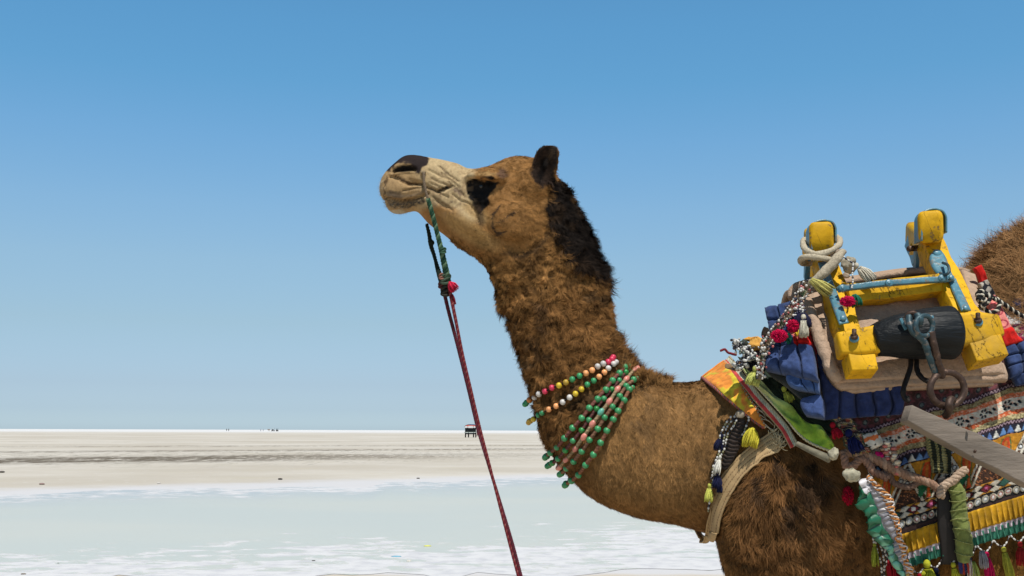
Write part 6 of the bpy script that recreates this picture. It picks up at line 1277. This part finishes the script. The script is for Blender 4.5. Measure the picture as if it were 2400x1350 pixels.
person(far(611), 2.1, blueg, blueg, 'slim grey figure on the horizon, left one of the middle pair', group='people on the horizon'); person(far(617), 2.1, blueg, blueg, 'slim grey figure on the horizon, right one of the middle pair', group='people on the horizon')
def farcart(px, label, w, h, mc):
    b = far(px); t = thing('far_cart', label, 'cart', b, 'carts on the horizon'); box((b[0], b[1], 1.0), (w, 1.6, .35), darkm, 'bed', t); box((b[0], b[1], h), (w*1.1, 1.8, .14), mc, 'canopy', t)
    for s in (-1, 1): box((b[0]+s*w*.45, b[1], (h+1)/2), (.12, .12, h-1), darkm, 'canopy_post', t); V, F = tube([(b[0]+s*w*.4, b[1]-.7, .5), (b[0]+s*w*.4, b[1]+.7, .5)], .48, 14); mkobj('wheel', V, F, tyre, t)
    box((b[0]-.1*w, b[1], 1.5), (w*.5, 1., .8), greyd, 'bench', t)
farcart(640, 'tiny white-topped cart on the horizon, left of the last dark shape', 2.4, 2.7, whc); farcart(649.5, 'tiny dark cart at the right end of the row on the horizon', 1.7, 2.5, darkm)
def farcamel(px, label):
    b = np.array(far(px)); t = thing('far_camel', label, 'camel', b)
    mb = MB(); 
    for q in ([(-.9, 0, 1.5), (-.4, 0, 1.62), (.1, 0, 1.8), (.5, 0, 1.55), (.85, 0, 1.45)],): V, F = tube(cr(np.array(q)+b, 16), np.interp(np.linspace(0, 1, 16), [0, .2, .5, .8, 1], [.2, .36, .42, .34, .16]), 10); mb.add(V, F)
    V, F = tube(cr(np.array([(-.75, 0, 1.45), (-1.1, 0, 1.4), (-1.3, 0, 1.8), (-1.4, 0, 2.15), (-1.75, 0, 2.1)])+b, 14), np.linspace(.2, .09, 14), 8); mb.add(V, F)
    for x in (-.65, .6):
        for y in (-.18, .18): V, F = tube(np.array([(x, y, 1.3), (x+.04, y, .7), (x, y, .0)])+b, [.16, .08, .07], 8); mb.add(V, F)
    mb.build('body', mat('far_camel_coat', (.20, .12, .07), rough=.9), t)
farcamel(630.5, 'tiny camel on the horizon just left of the white-topped cart')
# ---- bits lying on the flat
def clod(px, py, w, col, label, cat, name, sc=(1, .7, .35), seed=1, rough=.9):
    p = G(px, py); r = w*p[1]/FPX/2; V, F = ball((0, 0, 0), 1., 20, 14); V = V*(1+.55*(fbm(V, 1.6, seed, 3)-.5))[:, None]*np.array(sc)*r; V[:, 2] -= V[:, 2].min()*.75; V += p
    return tag(mkobj(name, V, F, mat(name+str(seed), col, rough=rough, bump=.8, bd=.01, bs=60)), label, cat)
clod(4, 1108, 14, (.10, .09, .08), 'dark clod of mud at the left edge beyond the pond', 'clod', 'mud_clod', seed=1)
clod(98, 1136, 13, (.26, .18, .16), 'reddish brown clod near the left end of the far bank', 'clod', 'mud_clod', seed=2)
clod(372, 1133.5, 9, (.55, .52, .48), 'pale stone on the far bank of the pond', 'stone', 'stone', seed=3)
clod(657, 1124.5, 11, (.04, .035, .03), 'black clod on the far bank, left of the rope', 'clod', 'mud_clod', seed=4, sc=(1, .7, .4))
clod(980, 1122, 8, (.05, .04, .035), 'small black clod on the white far shore', 'clod', 'mud_clod', seed=5)
clod(735, 1315.5, 8, (.03, .025, .02), 'black clod lying on the near salt crust', 'clod', 'mud_clod', seed=6)
clod(136, 1321, 6, (.09, .08, .07), 'small grey clod on the near crust at left', 'clod', 'mud_clod', seed=7)
clod(55, 1347, 12, (.20, .17, .14), 'brown lump at the bottom left corner of the crust', 'clod', 'mud_clod', seed=8)
clod(929, 1305.5, 24, (.16, .42, .55), 'scrap of pale blue plastic on the near crust', 'litter', 'plastic_scrap', (1, .4, .14), 9, .4)
clod(1002, 1281, 17, (.70, .68, .12), 'crumpled yellow scrap on the near crust', 'litter', 'plastic_scrap', (1, .6, .2), 10, .5)
clod(958, 1316, 12, (.60, .56, .50), 'pale stone on the near crust below the plastic scraps', 'stone', 'stone', (1, .6, .3), 11)
